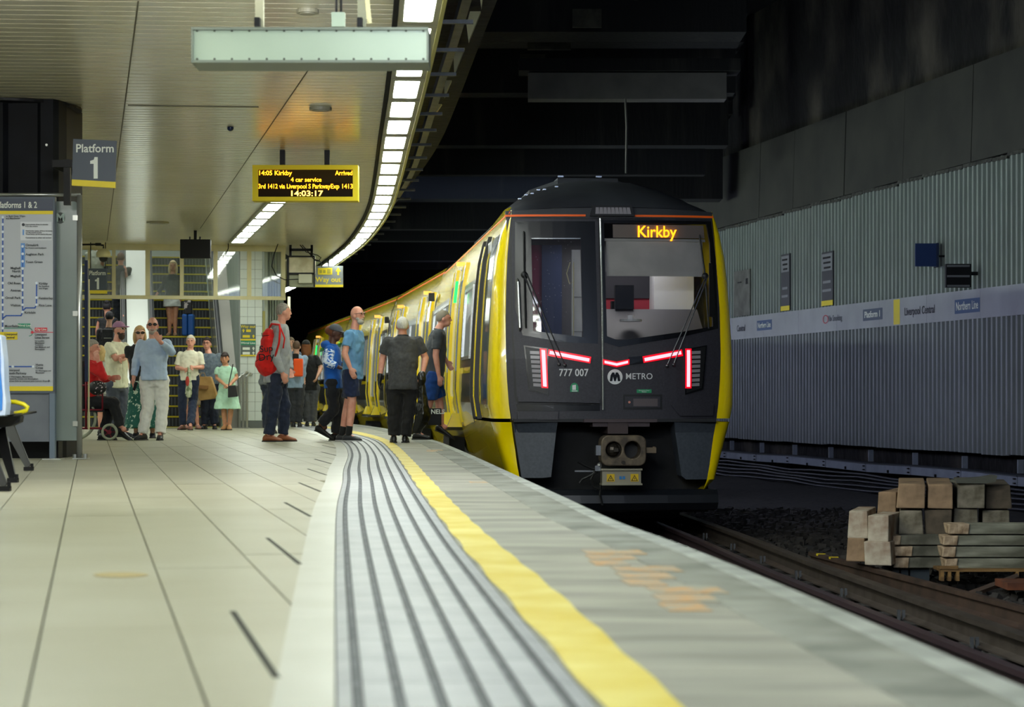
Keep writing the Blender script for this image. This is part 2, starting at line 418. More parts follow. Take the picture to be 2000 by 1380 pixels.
while y < 50:
    b.box((LX(y)+.33, y, ZC+.1), (.26, .05, .03)); y += 1.44
b.build('trim_5', m_steel, kind='structure')
b = MB(); polyY(lambda y: LX(y)+.17, lambda y: LX(y)+.9, -2, 60, ZC+.95, ZC+1.0, b, 1.5); b.build('trim_6', m_dark, kind='structure')
# ---------------------------------------------------------------- tunnel over the track
m_stain = mat('stained_concrete', '0b0c0f', .9, c2='3a3933', scale=1.0, stretch=(1.8, 1, .22), thr=(.58, .9), bump=.008, bscale=9, detail=10)
roof = MB().bx((-6, -4, 9.3), (14, 100, 9.6)).build('ceiling_track', m_dark, kind='structure')
y = 17.2; i = 0
while y < 100:
    x0 = LX(min(y, 70))+.25-(max(0, y-70)*.17); x1 = .078*y+.8; zb = (5.55, 5.95, 5.7, 6.15)[i % 4]-(.6 if y > 50 else 0); th = (.5, .9, .6)[i % 3]
    MB().bx((x0, y, zb), (x1, y+th, 7.0)).build('beam', m_stain, roof)
    MB().bx((x0, y-.25, 7.0), (x1+.2, y+th+.25, 9.3)).build('beam_web', m_stain, roof); y += 3.1+(i*7 % 3)*.35; i += 1
m_ppatch = mat('lit_patch_tone', '3f3e36', .9, c2='23241f', scale=5, detail=8)  # lit areas of the beam faces, painted in as paler patches
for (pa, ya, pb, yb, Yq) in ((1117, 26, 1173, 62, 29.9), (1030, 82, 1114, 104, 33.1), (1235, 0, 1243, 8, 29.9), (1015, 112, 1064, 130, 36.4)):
    a_, b_ = at(pa, yb, Yq), at(pb, ya, Yq); MB().bx((a_.x, Yq-.35, a_.z), (b_.x, Yq-.3, b_.z)).build('lit_patch', m_ppatch, roof)
m_gus = mat('gusset_cream', 'd6d0a0', .6)
for k, (pl, ym) in enumerate((([(918, 22), (939, 22), (915, 81), (911, 48)], 50), ([(891, 93), (907.7, 93), (887, 146), (886, 113)], 120), ([(867.7, 156.5), (882, 156.5), (868, 189)], 171), ([(850, 203), (863, 203), (853.5, 217), (845, 214)], 209), ([(936, -20), (945, -20), (940, 15)], 0))):
    Yq = F*3.6/(775-ym); MB().prism([at(x, y, Yq) for x, y in pl], (0, .12, 0)).build('gusset', m_gus, roof)
MB().bx((-2.2, 47.8, 5.3), (4.1, 48.2, 9.3)).build('cross_wall', m_stain, roof)
m_duct = mat('grey_duct', '5a5856', .7, c2='4c4b49', scale=2)
d = MB().bx((.24, 33.6, 5.03), (3.2, 34.0, 5.42)); d.build('box_girder', [m_duct], label='plain grey box girder spanning the dark tunnel above the train', cat='girder')
o = MB().bx((0.1, 33.5, 5.44), (3.4, 34.1, 5.62)).build('flange', m_stain, bpy.data.objects['box_girder'])
MB().tube([(1.68, 33.4, 5.0), (1.7, 33.4, 4.6), (1.69, 33.4, 3.9)], .018).build('hanging_cable', m_duct, label='thin pale cable hanging down behind the train roof', cat='cable')
# end of the bore and far left wall
MB().bx((-40, 99, -2), (20, 100, 10)).build('wall_end', m_stain, kind='structure')
MB().bx((-16.4, -3, -1), (-16, 60, 9)).build('wall_left', mat('left_wall', 'a8a694', .7), kind='structure')
MB().bx((-16.4, -3.2, -2), (14, -3, 9.6)).build('wall_back', mat('back_wall', '35352f', .8), kind='structure')
# track bed
m_bal = mat('ballast', '1c1b1a', .95, c2='35322e', scale=9, thr=(.4, .7), bump=.03, bscale=14, detail=6)
g = MB(); nx, ny = 40, 120
vs = []; fs = []
for j in range(ny+1):
    for i in range(nx+1):
        y = 4+j*.75; x = -3+i*.42-(.12*(y-25) if y > 25 else .08*(y-25))
        z = -1.14+.05*noise.noise(Vector((x*2, y*2, 0)))+.03*noise.noise(Vector((x*7, y*7, 3)))
        vs.append((x, y, z))
for j in range(ny):
    for i in range(nx):
        a = j*(nx+1)+i; fs.append((a, a+1, a+nx+2, a+nx+1))
g.add(vs, fs); track = g.build('floor_trackbed', m_bal, kind='structure', smooth=True)
st = MB()
for k in range(5200):
    y = R.uniform(12, 34); x = R.uniform(1.2, 6.5)-.08*(y-20); s = R.uniform(.02, .055)
    z = -1.13+s*.3
    a = R.uniform(0, 6); pts = []
    vv = [Vector((R.uniform(.6, 1)*s*sx_, R.uniform(.6, 1)*s*sy_, R.uniform(.5, .9)*s*sz_)) for sz_ in (-1, 1) for sy_ in (-1, 1) for sx_ in (-1, 1)]
    rm = Matrix.Rotation(a, 3, 'Z') @ Matrix.Rotation(R.uniform(-.5, .5), 3, 'X')
    st.add([rm @ v+Vector((x, y, z)) for v in vv], [(0, 2, 3, 1), (4, 5, 7, 6), (0, 1, 5, 4), (2, 6, 7, 3), (0, 4, 6, 2), (1, 3, 7, 5)])
tag(st.build('ballast_stones', mat('ballast_stone', '3a3632', .9, c2='201e1c', scale=3)), 'loose dark ballast stones strewn between the rails', 'ballast', kind='stuff')
# track-side wall: corrugated sheets in two rows, plain panels above, frieze between
m_cor = mat('corrugated', '8d9292', .5, c2='7d8282', scale=.7, metal=.15)
m_corU = mat('corrugated_upper', '8a938c', .5, c2='7b847d', scale=.7, metal=.15)
m_pan = mat('upper_panel', '35352f', .8, c2='2a2a26', scale=1.2)
ang = math.atan(.195)   # wall direction: (-sin, cos)
wdir = Vector((-math.sin(ang), math.cos(ang), 0)); wn = Vector((-math.cos(ang), -math.sin(ang), 0))
W0 = Vector((WX(20), 20, 0))
def wp(s, z, out=0.0): v = W0+wdir*s+wn*out; return Vector((v.x, v.y, z))
wall = MB().hexa([wp(-14, -1.4, -.5), wp(-14, -1.4, -.25), wp(90, -1.4, -.25), wp(90, -1.4, -.5), wp(-14, 9.4, -.5), wp(-14, 9.4, -.25), wp(90, 9.4, -.25), wp(90, 9.4, -.5)]).build('wall_right', mat('rock_wall', '131211', .95, c2='4c473f', scale=.8, stretch=(1, 1, .6), thr=(.47, .72), bump=.12, bscale=2.2, detail=10), kind='structure')
def sheet(z0, z1):
    mb = MB(); n = 5; p = .2; prof = []
    for i in range(n):
        prof += [(i*p, 0), (i*p+.07, 0), (i*p+.09, .07), (i*p+.16, .07)]
    prof += [(n*p, 0)]
    a = [Vector((s_, o_, z0)) for s_, o_ in prof]; b_ = [Vector((s_, o_, z1)) for s_, o_ in prof]
    k = len(prof)
    mb.add(a+b_, [(i, i+1, k+i+1, k+i) for i in range(k-1)])
    mb.bx((0, -.03, z0), (1.0, -.01, z1))
    return mb
# local frame of sheets: x along the wall, y out of the wall
wrot = math.atan2(wdir.y, wdir.x)
for (z0, z1, mm) in ((-.36, 1.92, m_cor), (2.38, 4.52, m_corU)):
    s0 = sheet(z0, z1).build('cladding_sheet', mm, wall); first = True
    for k in range(84):
        o = s0 if first else copy_of(s0, wall); first = False
        v = wp(-6+k*1.0, 0); o.location = (v.x, v.y, R.uniform(-.012, .012)); o.rotation_euler = (0, 0, wrot)
# upper plain panels, joints of uneven spacing
s = -8.0
while s < 82:
    L = R.choice([2.4, 4.0, 3.2]); e = s+L-.03
    q = R.uniform(0, .03)
    MB().hexa([wp(s, 4.55, .0+q), wp(s, 4.55, .05+q), wp(e, 4.55, .05+q), wp(e, 4.55, 0+q), wp(s, 6.2, -.05+q), wp(s, 6.2, 0+q), wp(e, 6.2, 0+q), wp(e, 6.2, -.05+q)]).build('wall_panel', m_pan, wall)
    s += L
b = MB()
for k in range(90):
    s = 2+k*.62; z = 4.5+.02*R.uniform(-1, 1)
    b.hexa([wp(s, z-.03, .02), wp(s, z-.03, .09), wp(s+.6, z-.02, .09), wp(s+.6, z-.02, .02), wp(s, z+.03, .02), wp(s, z+.03, .08), wp(s+.6, z+.04, .08), wp(s+.6, z+.04, .02)])
b.build('cable_bundle', mat('old_cable', '4a4a44', .8, c2='1e1e1c', scale=12), wall)
m_fri = mat('frieze', '8d8f94', .45, c2='989a9f', scale=1.5)
s = -6.0
while s < 50:
    MB().hexa([wp(s, 1.90, .045), wp(s, 1.90, .075), wp(s+2.395, 1.90, .075), wp(s+2.395, 1.90, .045), wp(s, 2.40, .045), wp(s, 2.40, .075), wp(s+2.395, 2.40, .075), wp(s+2.395, 2.40, .045)]).build('frieze_panel', m_fri, wall, bevel=.004)
    s += 2.4
# ================================================================ the train
m_ty = mat('train_yellow', 'f4d800', .25, coat=.6)
m_ty2 = mat('train_yellow_side', 'f0d610', .22, coat=.7)
m_mask = mat('mask_grey', '25242c', .5, c2='33323b', scale=45, thr=(.3, .85), bump=.0008, bscale=90)
m_maskd = mat('mask_black', '0d0e12', .25)
m_skirt = mat('skirt_grey', '3b414a', .45, c2='454b54', scale=30)
m_troof = mat('train_roof', '34373c', .6, c2='2a2c31', scale=3)
m_under = mat('underframe', '0c0d0e', .8, c2='17181a', scale=5)
m_org = mat('orange_line', 'ff6a14', .5)
m_rub = mat('rubber', '0f1012', .45)
m_chr = mat('bright_metal', 'b9bcbe', .25, metal=.9)
m_grs = mat('side_grey', '4a4c4e', .2, coat=.5)
m_win = mat('side_window', '3b423e', .08, spec=.8, emit=.22, emc='c8d0c8')
m_wht = mat('white_print', 'd6d8da', .5)
m_red = mat('tail_lamp', 'ff2a3c', .4, emit=3.2, emc='ff8890')
m_redg = mat('tail_lens', '9c0a1c', .3, emit=.9, emc='ff0022')
m_lampoff = mat('lamp_off', '8f8b90', .3)
TX, TY, TA = 1.175, 25.583, math.atan(.088)
train = empty('train', (TX, TY, 0), TA, 'yellow and dark grey electric train at the platform, red lamps lit, Kirkby on its display', 'train')
PROF = [(.95, -.55), (1.16, -.42), (1.24, -.2), (1.31, .05), (1.38, .32), (1.42, .56), (1.41, 1.02), (1.38, 1.6), (1.33, 2.18), (1.25, 2.53), (1.17, 2.72), (1.09, 2.86)]
bodyx = interp([(z, x) for x, z in PROF])
maskx = interp([(-.6, .98), (-.36, 1.075), (-.02, 1.13), (.32, 1.18), (.56, 1.21), (1.02, 1.235), (1.6, 1.235), (2.18, 1.21), (2.66, 1.165), (2.75, 1.15)])
def fy(x, z):
    r = .12*(abs(x)/1.2)**3
    if z > 1.0: r += .11*(z-1.0)
    if z < .3: r += .05
    return r
def fx(px, py, out=0.0):
    x = (px-1203)/172; z = .585+(775-py)/172
    return Vector((x, fy(x, z)-out, z))
def patch(name, poly, m, out=.0, thick=.02, holes=(), parent=None, step=.14, smooth=False, label=None, z2d=False):
    """panel lying on the curved nose; poly and holes in nose units (picture scale of the nose plane)"""
    bm = bmesh.new(); eds = []
    for loop in [poly]+list(holes):
        vs = [bm.verts.new(((p[0]-1203)/172, 0, .585+(775-p[1])/172)) for p in loop]
        eds += [bm.edges.new((vs[i], vs[(i+1) % len(vs)])) for i in range(len(vs))]
    bmesh.ops.triangle_fill(bm, use_beauty=True, edges=eds, normal=(0, -1, 0))
    for ax, rng in ((0, (-1.4, 1.4)), (2, (-.8, 3.2))):
        v = rng[0]
        while v < rng[1]:
            co = [0, 0, 0]; co[ax] = v; no = [0, 0, 0]; no[ax] = 1
            bmesh.ops.bisect_plane(bm, geom=bm.verts[:]+bm.edges[:]+bm.faces[:], plane_co=co, plane_no=no, dist=1e-5); v += step
    for f in bm.faces:
        f.normal_update()
        if f.normal.y > 0: f.normal_flip()
    fs = bm.faces[:]
    r = bmesh.ops.extrude_face_region(bm, geom=fs)
    top = [g for g in r['geom'] if isinstance(g, bmesh.types.BMVert)]; ts = set(top)
    for v in bm.verts:
        y0 = fy(v.co.x, v.co.z)-out
        v.co.y = y0 if v in ts else y0+thick
    bmesh.ops.recalc_face_normals(bm, faces=bm.faces)
    me = bpy.data.meshes.new(name); bm.to_mesh(me); bm.free(); me.materials.append(m)
    if smooth: me.polygons.foreach_set('use_smooth', [True]*len(me.polygons))
    o = bpy.data.objects.new(name, me); COL.objects.link(o); o.parent = parent or train
    return tag(o, label)
def rr(x0, y0, x1, y1, r, n=4):
    out = []
    for cx_, cy_, t0 in ((x1-r, y1-r, 0), (x0+r, y1-r, 90), (x0+r, y0+r, 180), (x1-r, y0+r, 270)):
        for k in range(n+1): t = math.radians(t0+90*k/n); out.append((cx_+r*math.cos(t), cy_+r*math.sin(t)))
    return out
WIN_R = 7.0
# --- nose pillars and car bodies
zl = [-.55, -.36, -.2, 0, .15, .30, .34, .5, .8, 1.1, 1.5, 1.9, 2.2, 2.45, 2.6, 2.72, 2.80, 2.86]
def sweep_side(s, L, nose, mb, zs):
    if nose: ks = [(0, 0), (.14, .003), (.3, .01), (.48, .025), (.64, .05), (.78, .09), (.89, .15), (.96, .25), (1, .45), (1, .6), (1, L)]
    else: ks = [(1, .12), (1, L)]
    g = []
    for t, q in ks:
        row = []
        for z in zs:
            mx, bxx = maskx(z), bodyx(z)
            if t < 1 or q < .7:
                x = mx+(bxx-mx)*t; y = (fy(mx, z) if nose else 0)*(1-min(1, q/.6))+q
            else: x, y = bxx, q
            row.append(Vector((s*x, y, z)))
        g.append(row)
    n = len(zs); vs = [p for r_ in g for p in r_]
    fs = [(a*n+i, a*n+i+1, (a+1)*n+i+1, (a+1)*n+i) for a in range(len(g)-1) for i in range(n-1)]
    mb.add(vs, fs)
ROOF = [(-1.17, 2.72), (-1.1, 2.86), (-.92, 3.0), (-.68, 3.12), (-.36, 3.21), (0, 3.23), (.36, 3.21), (.68, 3.12), (.92, 3.0), (1.1, 2.86), (1.17, 2.72)]
def body(L, nose):
    mb = MB()
    mb.k = 0
    for s in (-1, 1):
        sweep_side(s, L, nose, mb, [z for z in zl if z >= .34 and z < 2.75] if nose else zl)
        if nose: sweep_side(s, L, nose, mb, [z for z in zl if z <= .30])
    mb.k = 1
    ys = [(.28, .12), (.34, .26), (.55, .48), (.9, .70), (1.4, .88), (2.0, 1), (4.5, .6), (L, .6)] if nose else [(.12, .6), (L, .6)]
    RF = ROOF if nose else [(-1.085, 2.86), (-1.0, 2.94), (-.85, 3.02), (-.68, 3.12), (-.36, 3.21), (0, 3.23), (.36, 3.21), (.68, 3.12), (.85, 3.02), (1.0, 2.94), (1.085, 2.86)]
    zb_ = 2.70 if nose else 2.86
    g = [[Vector((x, y+(abs(x)/1.2)**3*.1*(1 if y < 1 else 0), zb_+(z-zb_)*h)) for x, z in RF] for y, h in ys]
    n = len(ROOF); q0 = len(mb.mi); mb.add([p for r_ in g for p in r_], [(a*n+i, a*n+i+1, (a+1)*n+i+1, (a+1)*n+i) for a in range(len(g)-1) for i in range(n-1)])
    if nose:
        for a in range(3, len(g)-1):
            for i in (0, n-2): mb.mi[q0+a*(n-1)+i] = 0
    mb.k = 2
    e = .12 if not nose else .9
    if not nose: mb.add([Vector((x, e, z)) for x, z in [(x, z) for x, z in PROF]+[(-x, z) for x, z in PROF[::-1]]], [tuple(range(24))])
    mb.add([Vector((x, L, z)) for x, z in [(x, z) for x, z in PROF]+[(-x, z) for x, z in PROF[::-1]]], [tuple(range(24))])
    mb.bx((-.9, 1.0, -.85), (.9, L-.5, -.3))
    return mb
joints = [Vector((-.223, 25.46, 0)), Vector((-1.37, 38.9, 0)), Vector((-2.84, 50.4, 0)), Vector((-4.72, 62.2, 0)), Vector((-7.3, 77.5, 0))]
cars = []
Tinv = (Matrix.Translation((TX, TY, 0)) @ Matrix.Rotation(TA, 4, 'Z')).inverted()
for i in range(4):
    a, b = joints[i], joints[i+1]; L = (b-a).length; d = (b-a).normalized(); ang_ = math.atan2(-d.x, d.y)
    o = body(L-.12, i == 0).build('car_body', [m_ty2 if i else m_ty, m_troof, m_under], train, smooth=False)
    if i:
        c = a+Vector((d.y, -d.x, 0))*1.42
        Mx = Tinv @ (Matrix.Translation(c) @ Matrix.Rotation(ang_, 4, 'Z')); o.location = Mx.to_translation(); o.rotation_euler = Mx.to_euler()
    for p in o.data.polygons: p.use_smooth = True
    es = o.modifiers.new('es', 'EDGE_SPLIT'); es.split_angle = math.radians(28)
    cars.append((o, L))
def strip(mb, y0, y1, z0, z1, out, s=-1, n=5, th=.02):
    """panel following the tumblehome of the side"""
    rs = []
    for k in range(n+1):
        z = z0+(z1-z0)*k/n; x = bodyx(z)
        rs.append([Vector((s*(x+out), y0, z)), Vector((s*(x+out), y1, z)), Vector((s*(x+out-th-.02), y1, z)), Vector((s*(x+out-th-.02), y0, z))])
    return mb.rings(rs)
doors = [[6.9], [2.3, 8.6], [2.9, 8.8], [3.5, 9.2]]
for ci, (cb, L) in enumerate(cars):
    ds = doors[ci]; y0 = 1.9 if ci == 0 else .3
    # dark window band, grey lower band between the doors
    segs = []; e = y0
    for c in ds: segs.append((e, c-1.4)); e = c+1.4
    segs.append((e, L-.45))
    if ci == 0: segs[0] = (3.3, ds[0]-1.4)
    for (a, b) in segs:
        if b-a < .3: continue
        strip(MB(), a, b, .98, 2.1, .006).build('window_band', m_maskd, cb, bevel=0)
        strip(MB(), a, b, .26, .9, .006).build('lower_panel', m_grs, cb)
        w = a+.12; 
        while w+.9 < b:
            ww = min(1.5, b-w-.1)
            strip(MB(), w, w+ww, 1.12, 2.0, .012).build('side_window', m_win, cb)
            f_ = MB()
            strip(f_, w-.02, w+.02, 1.1, 2.02, .03); strip(f_, w+ww-.02, w+ww+.02, 1.1, 2.02, .03)
            strip(f_, w, w+ww, 1.98, 2.03, .03, n=1); strip(f_, w, w+ww, 1.08, 1.12, .03, n=1)
            f_.build('window_frame', m_chr, cb); w += ww+.12
    for c in ds:
        strip(MB(), c-.62, c+.62, .22, 2.42, .004).build('door_opening', m_win, cb)
        for s_ in (-1, 1):
            a = c+s_*1.02
            lf = MB(); strip(lf, a-.33, a+.33, .26, 2.42, .03, th=.03); lf.k = 1
            for e_ in (-1, 1): strip(lf, a+e_*.33-.015, a+e_*.33+.015, .24, 2.44, .045, th=.03)
            lf.k = 2; strip(lf, a-.24, a+.24, .95, 2.2, .036)
            lf.build('door_leaf', [m_grs, m_ty2, m_win], cb)
            ft = MB(); x_ = -(bodyx(.2)+.06)
            ft.hexa([(x_-.16, a-.09, .17), (x_+.05, a-.09, .17), (x_+.05, a+.09, .17), (x_-.16, a+.09, .17), (x_-.08, a-.06, .36), (x_+.03, a-.06, .36), (x_+.03, a+.06, .36), (x_-.08, a+.06, .36)])
            ft.build('door_foot', m_ty, cb)
        MB().bx((-1.60, c-.75, .12), (-1.3, c+.75, .18)).build('door_step', m_grs, cb)
        MB().bx((-1.52, c-.7, -.25), (-1.3, c+.7, .02)).build('step_box', m_under, cb)
        lm = MB(); lm.bx((-1.37, c-.04, 2.46), (-1.22, c+.04, 2.52)); lm.build('door_lamp', mat('door_lamp', 'ffb040', .4, emit=1.0, emc='ffc060'), cb)
        if ci in (0, 3): strip(MB(), c-.9, c-.84, 1.9, 2.2, .11).build('door_light', mat('green_light', '20d060', .4, emit=1.6), cb)
    for (a, b) in segs:
        if b-a < 1: continue
        strip(MB(), a, b, .98, 2.1, .006, s=1).build('window_band', m_maskd, cb); strip(MB(), a+.15, b-.15, 1.12, 2.0, .012, s=1).build('side_window', mat('lit_window', 'c8ccd8', .3, emit=WIN_R, emc='d4dcff'), cb)
    strip(MB(), L-.42, L-.2, .3, 2.7, .01).build('end_seal', m_rub, cb)
    MB().bx((-1.46, L-.5, 2.22), (-1.36, L-.38, 2.36)).build('side_camera', m_rub, cb)
    if ci: 
        strip(MB(), .3, L-.1, 2.76, 2.79, .008, n=1).build('stripe', m_org, cb)
    bg = MB()
    for yb in (2.3, 4.4, L-4.4, L-2.3):
        for xs in (-.76, .76): MB().cyl((xs, yb, -.53), .42, .12, 20, 'x').build('wheel', m_under, cb)
# cab side glass, upright bars beside it
strip(MB(), .56, 1.45, .50, 2.46, .010, n=8).build('cab_side_window', mat('cab_side_glass', '4c5550', .1, spec=.8), train, bevel=0)
for yv in (1.75, 2.55): strip(MB(), yv, yv+.05, .32, 2.52, .06, n=8, th=.03).build('door_edge', m_rub, train)
strip(MB(), 1.95, 2.4, .35, 2.42, .012, n=8).build('cab_door', m_grs, train)
strip(MB(), 2.1, 2.22, .35, 2.42, .05, n=8).build('door_stripe', m_ty, train)
text('777 007', .17, (-1.355, .95, 2.33), (PI/2, 0, -PI/2), m_wht, train, bold=.01)
MB().bx((-1.16, .0, .302), (1.16, .5, .338)).build('joint_gap', m_rub, train)
# --- front mask, door, glass
WL = [(1041, 463), (1138, 463), (1140, 658), (1043, 646)]
WR = [(1184, 433), (1391, 433), (1397, 470), (1400, 636), (1330, 648), (1210, 665), (1187, 656)]
maskpoly = [(994, 423), (1100, 423), (1203, 423), (1300, 423), (1402, 423), (1409, 500), (1415, 600), (1415, 700), (1412, 780), (1406, 821), (1203, 821), (1002, 821), (995, 780), (991, 700), (991, 600), (993, 500)]
patch('front_mask', maskpoly, m_mask, 0, .05, [WL, WR])
dpoly = [(1006, 426), (1168, 426), (1172, 432), (1174, 600), (1174, 776), (1170, 786), (1016, 783), (1011, 775), (1005, 640), (1003, 500)]
patch('emergency_door', dpoly, m_mask, .012, .012, [WL])
patch('door_seal', [(1002, 424), (1176, 424), (1179, 600), (1178, 792), (1012, 789), (1006, 775), (1001, 640), (999, 500)], m_rub, .006, .006, [[(1007, 428), (1169, 428), (1172, 600), (1172, 774), (1168, 784), (1017, 781), (1012, 775), (1006, 640), (1004, 500)]])
patch('window_surround', [(1010, 430), (1166, 430), (1169, 671), (1100, 668), (1022, 654), (1008, 600)], m_maskd, .014, .003, [WL])
patch('window_surround', [(1179, 427), (1400, 427), (1408, 500), (1411, 640), (1330, 658), (1210, 677), (1181, 668)], m_maskd, .006, .003, [WR])
gl_ = glass('cab_glass', '30303a', .07)
patch('side_pane', WL, glass('cab_glass_dusty', '5a5a68', .10), .004, .004)
patch('windscreen', WR, gl_, .004, .004)
cp = MB(); cp.tube([fx(1176.5, 424, .03), fx(1178, 600, .03), fx(1178, 800, .03)], .012, 6); cp.build('door_rail', m_chr, train)
patch('lower_ledge', [(1010, 789), (1172, 789), (1172, 802), (1012, 802)], m_maskd, .006, .01)
patch('lower_step', [(1011, 804), (1090, 804), (1090, 819), (1012, 819)], m_mask, .05, .05)
patch('bumper_lip', [(1012, 775), (1170, 779), (1172, 787), (1013, 784)], m_mask, .05, .04)
patch('step_corner', [(1312, 790), (1400, 790), (1398, 812), (1330, 812)], m_mask, .035, .03)
patch('pane_rail', [(1042, 462), (1137, 462), (1137, 465), (1042, 465)], m_chr, .008, .004)
RD = random.Random(5)
for k in range(70):
    a_ = 1044+RD.random()*86; b_ = 468+RD.random()**1.3*150; q = RD.uniform(.5, 1.3); patch('dust_speck', [(a_, b_), (a_+q, b_+q*.4), (a_+q*1.3, b_+q*1.6), (a_+q*.2, b_+q)], mat('dust', '8c8c98', .9), .006, .001)
# roof apron above the mask + orange line
patch('roof_apron', [(992, 409), (1100, 404), (1203, 402), (1310, 404), (1404, 409), (1402, 426), (1203, 426), (993, 426)], m_troof, .0, .06)
patch('orange_line', [(948, 417), (1148, 417), (1148, 421), (948, 421)], m_org, .014, .01) if False else None
for a, b in ((990, 1148), (1243, 1405)): patch('orange_line', [(a, 416.5), (b, 416.5), (b, 420.5), (a, 420.5)], m_org, .012, .01)
strip(MB(), .3, 13, 2.68, 2.705, .006, n=1).build('orange_line', m_org, train)
# top lamp box
tl = MB(); p = [fx(1162, 399), fx(1238, 399), fx(1244, 420), fx(1156, 420)]; tl.prism([(q.x, q.y-.07, q.z) for q in p], (0, .16, 0)); tl.build('headlamp_box', m_rub, train)
for k in range(9): patch('lamp_lens', [(1167+k*7.6, 403), (1173+k*7.6, 403), (1173.4+k*7.9, 416), (1166+k*7.9, 416)], m_lampoff, .074, .02)
# roof furniture
rf = MB()
for s in (-1, 1):
    rf.rings([[(s*.36, 2.6, 3.22), (s*.36, 12.5, 3.22), (s*.36, 12.5, 3.30), (s*.36, 2.6, 3.30)], [(s*.72, 2.75, 3.10), (s*.72, 12.5, 3.10), (s*.72, 12.5, 3.18), (s*.72, 2.75, 3.18)]])
rf.bx((-.38, 2.6, 3.2), (.38, 12.5, 3.32)); rf.build('roof_hump', m_troof, train)
for x_, y_, z_ in ((-.34, 2.62, 3.34), (.14, 2.62, 3.34)): MB().box((x_, y_, z_), (.07, .05, .02)).build('roof_bracket', m_chr, train)
for x_, y_ in ((-1.0, 1.0), (-.85, 1.05), (-.7, 1.1), (-.55, 1.15), (-.8, .8), (-.95, .75)):
    t = 2.70+(interp([(x, z) for x, z in ROOF])(x_)-2.70)*.74+.01
    MB().box((x_, y_, t+.02), (.035, .05, .014)).build('roof_stud', m_chr, train)
# destination display, blind, cab interior
patch('display_board', [(1203, 435), (1386, 435), (1388, 461), (1203, 461)], mat('display_dark', '94877e', .6), -.06, .01)
text('Kirkby', .185, fx(1290, 450, -.045), FACE, mat('amber', 'ff9a10', .5, emit=3.2, emc='ff9c14'), train, bold=.012, sx=.92, name='destination_text')
patch('blind_rail', [(1186, 463), (1388, 463), (1389, 468), (1186, 468)], mat('pale_rail', 'b9b9b4', .5), -.05, .01)
patch('sun_blind', [(1189, 468), (1384, 468), (1384, 537), (1190, 537)], mat('blind', 'd2d0cc', .8, c2='c4c2be', scale=4), -.08, .006)
ci_ = MB(); ci_.bx((-1.1, 1.75, .4), (1.1, 1.8, 2.5)); ci_.build('cab_rear_wall', mat('cab_wall', '4a4b52', .7), train)
MB().bx((.05, 1.68, .9), (.64, 1.74, 1.78)).build('cab_red_panel', mat('cab_red', '8a2434', .8), train); MB().bx((.05, 1.66, 1.78), (.64, 1.74, 2.1)).build('cab_bulkhead', mat('cab_wall_dark', '2c2c34', .8), train); MB().bx((.1, 1.1, 1.5), (.32, 1.2, 1.72)).build('headrest', m_maskd, train)
cc = MB(); cc.bx((.64, 1.3, .7), (1.12, 1.7, 2.1)); cc.k = 1
cc.bx((.62, 1.28, 1.28), (1.1, 1.3, 1.29)); cc.bx((.62, 1.28, 1.55), (1.1, 1.3, 1.56)); cc.bx((.72, 1.27, 1.36), (.98, 1.3, 1.44)); cc.bx((.73, 1.265, 1.375), (.97, 1.29, 1.425))
cc.build('cab_cabinet', [mat('cabinet_white', 'c9cbd2', .5), mat('cabinet_line', '8c8e96', .5)], train)
dk = MB(); dk.hexa([(-.12, .25, 1.0), (1.1, .25, 1.0), (1.1, .95, 1.0), (-.12, .95, 1.0), (-.12, .35, 1.25), (1.1, .35, 1.25), (1.1, .95, 1.62), (-.12, .95, 1.62)])
dk.build('driver_desk', mat('desk_grey', '4d4d55', .6), train)
MB().cyl((.24, .45, 1.47), .13, .025, 16).cyl((.24, .45, 1.5), .04, .06, 10).build('desk_lamp', mat('cabinet_white', 'c9cbd2', .5), train)
MB().bx((.12, .9, 1.62), (.34, 1.0, 1.9)).build('desk_screen', m_maskd, train)
MB().bx((-.93, 1.4, .8), (-.70, 1.45, 2.4)).build('cab_curtain', mat('maroon', '7a3450', .8), train)
MB().bx((-.70, 1.38, .8), (-.46, 1.43, 2.4)).build('cab_partition', mat('navy_panel', '28365a', .7), train)
MB().bx((-.42, .7, .8), (-.3, .75, 2.3)).bx((-.4, .66, 1.75), (-.3, .70, 1.98)).bx((-.4, .66, 1.35), (-.3, .70, 1.5)).bx((-.4, .66, 1.05), (-.3, .70, 1.18)).build('cab_shelf', mat('cabinet_white', 'c9cbd2', .5), train)
MB().tube([(-.45, .6, 2.15), (-.49, .6, 2.02), (-.46, .6, 1.9), (-.41, .6, 1.92), (-.41, .6, 2.15), (-.41, .6, .9)], .006, 5).build('cab_cord', mat('cord', 'c9c4a0', .5), train)
cl = area('cab_lamp', Vector((0, 0, 0)), (0, 0, 0), .8, .5, 13, (1, .98, .95)); cl.parent = train; cl.location = (.2, 1.0, 2.45)
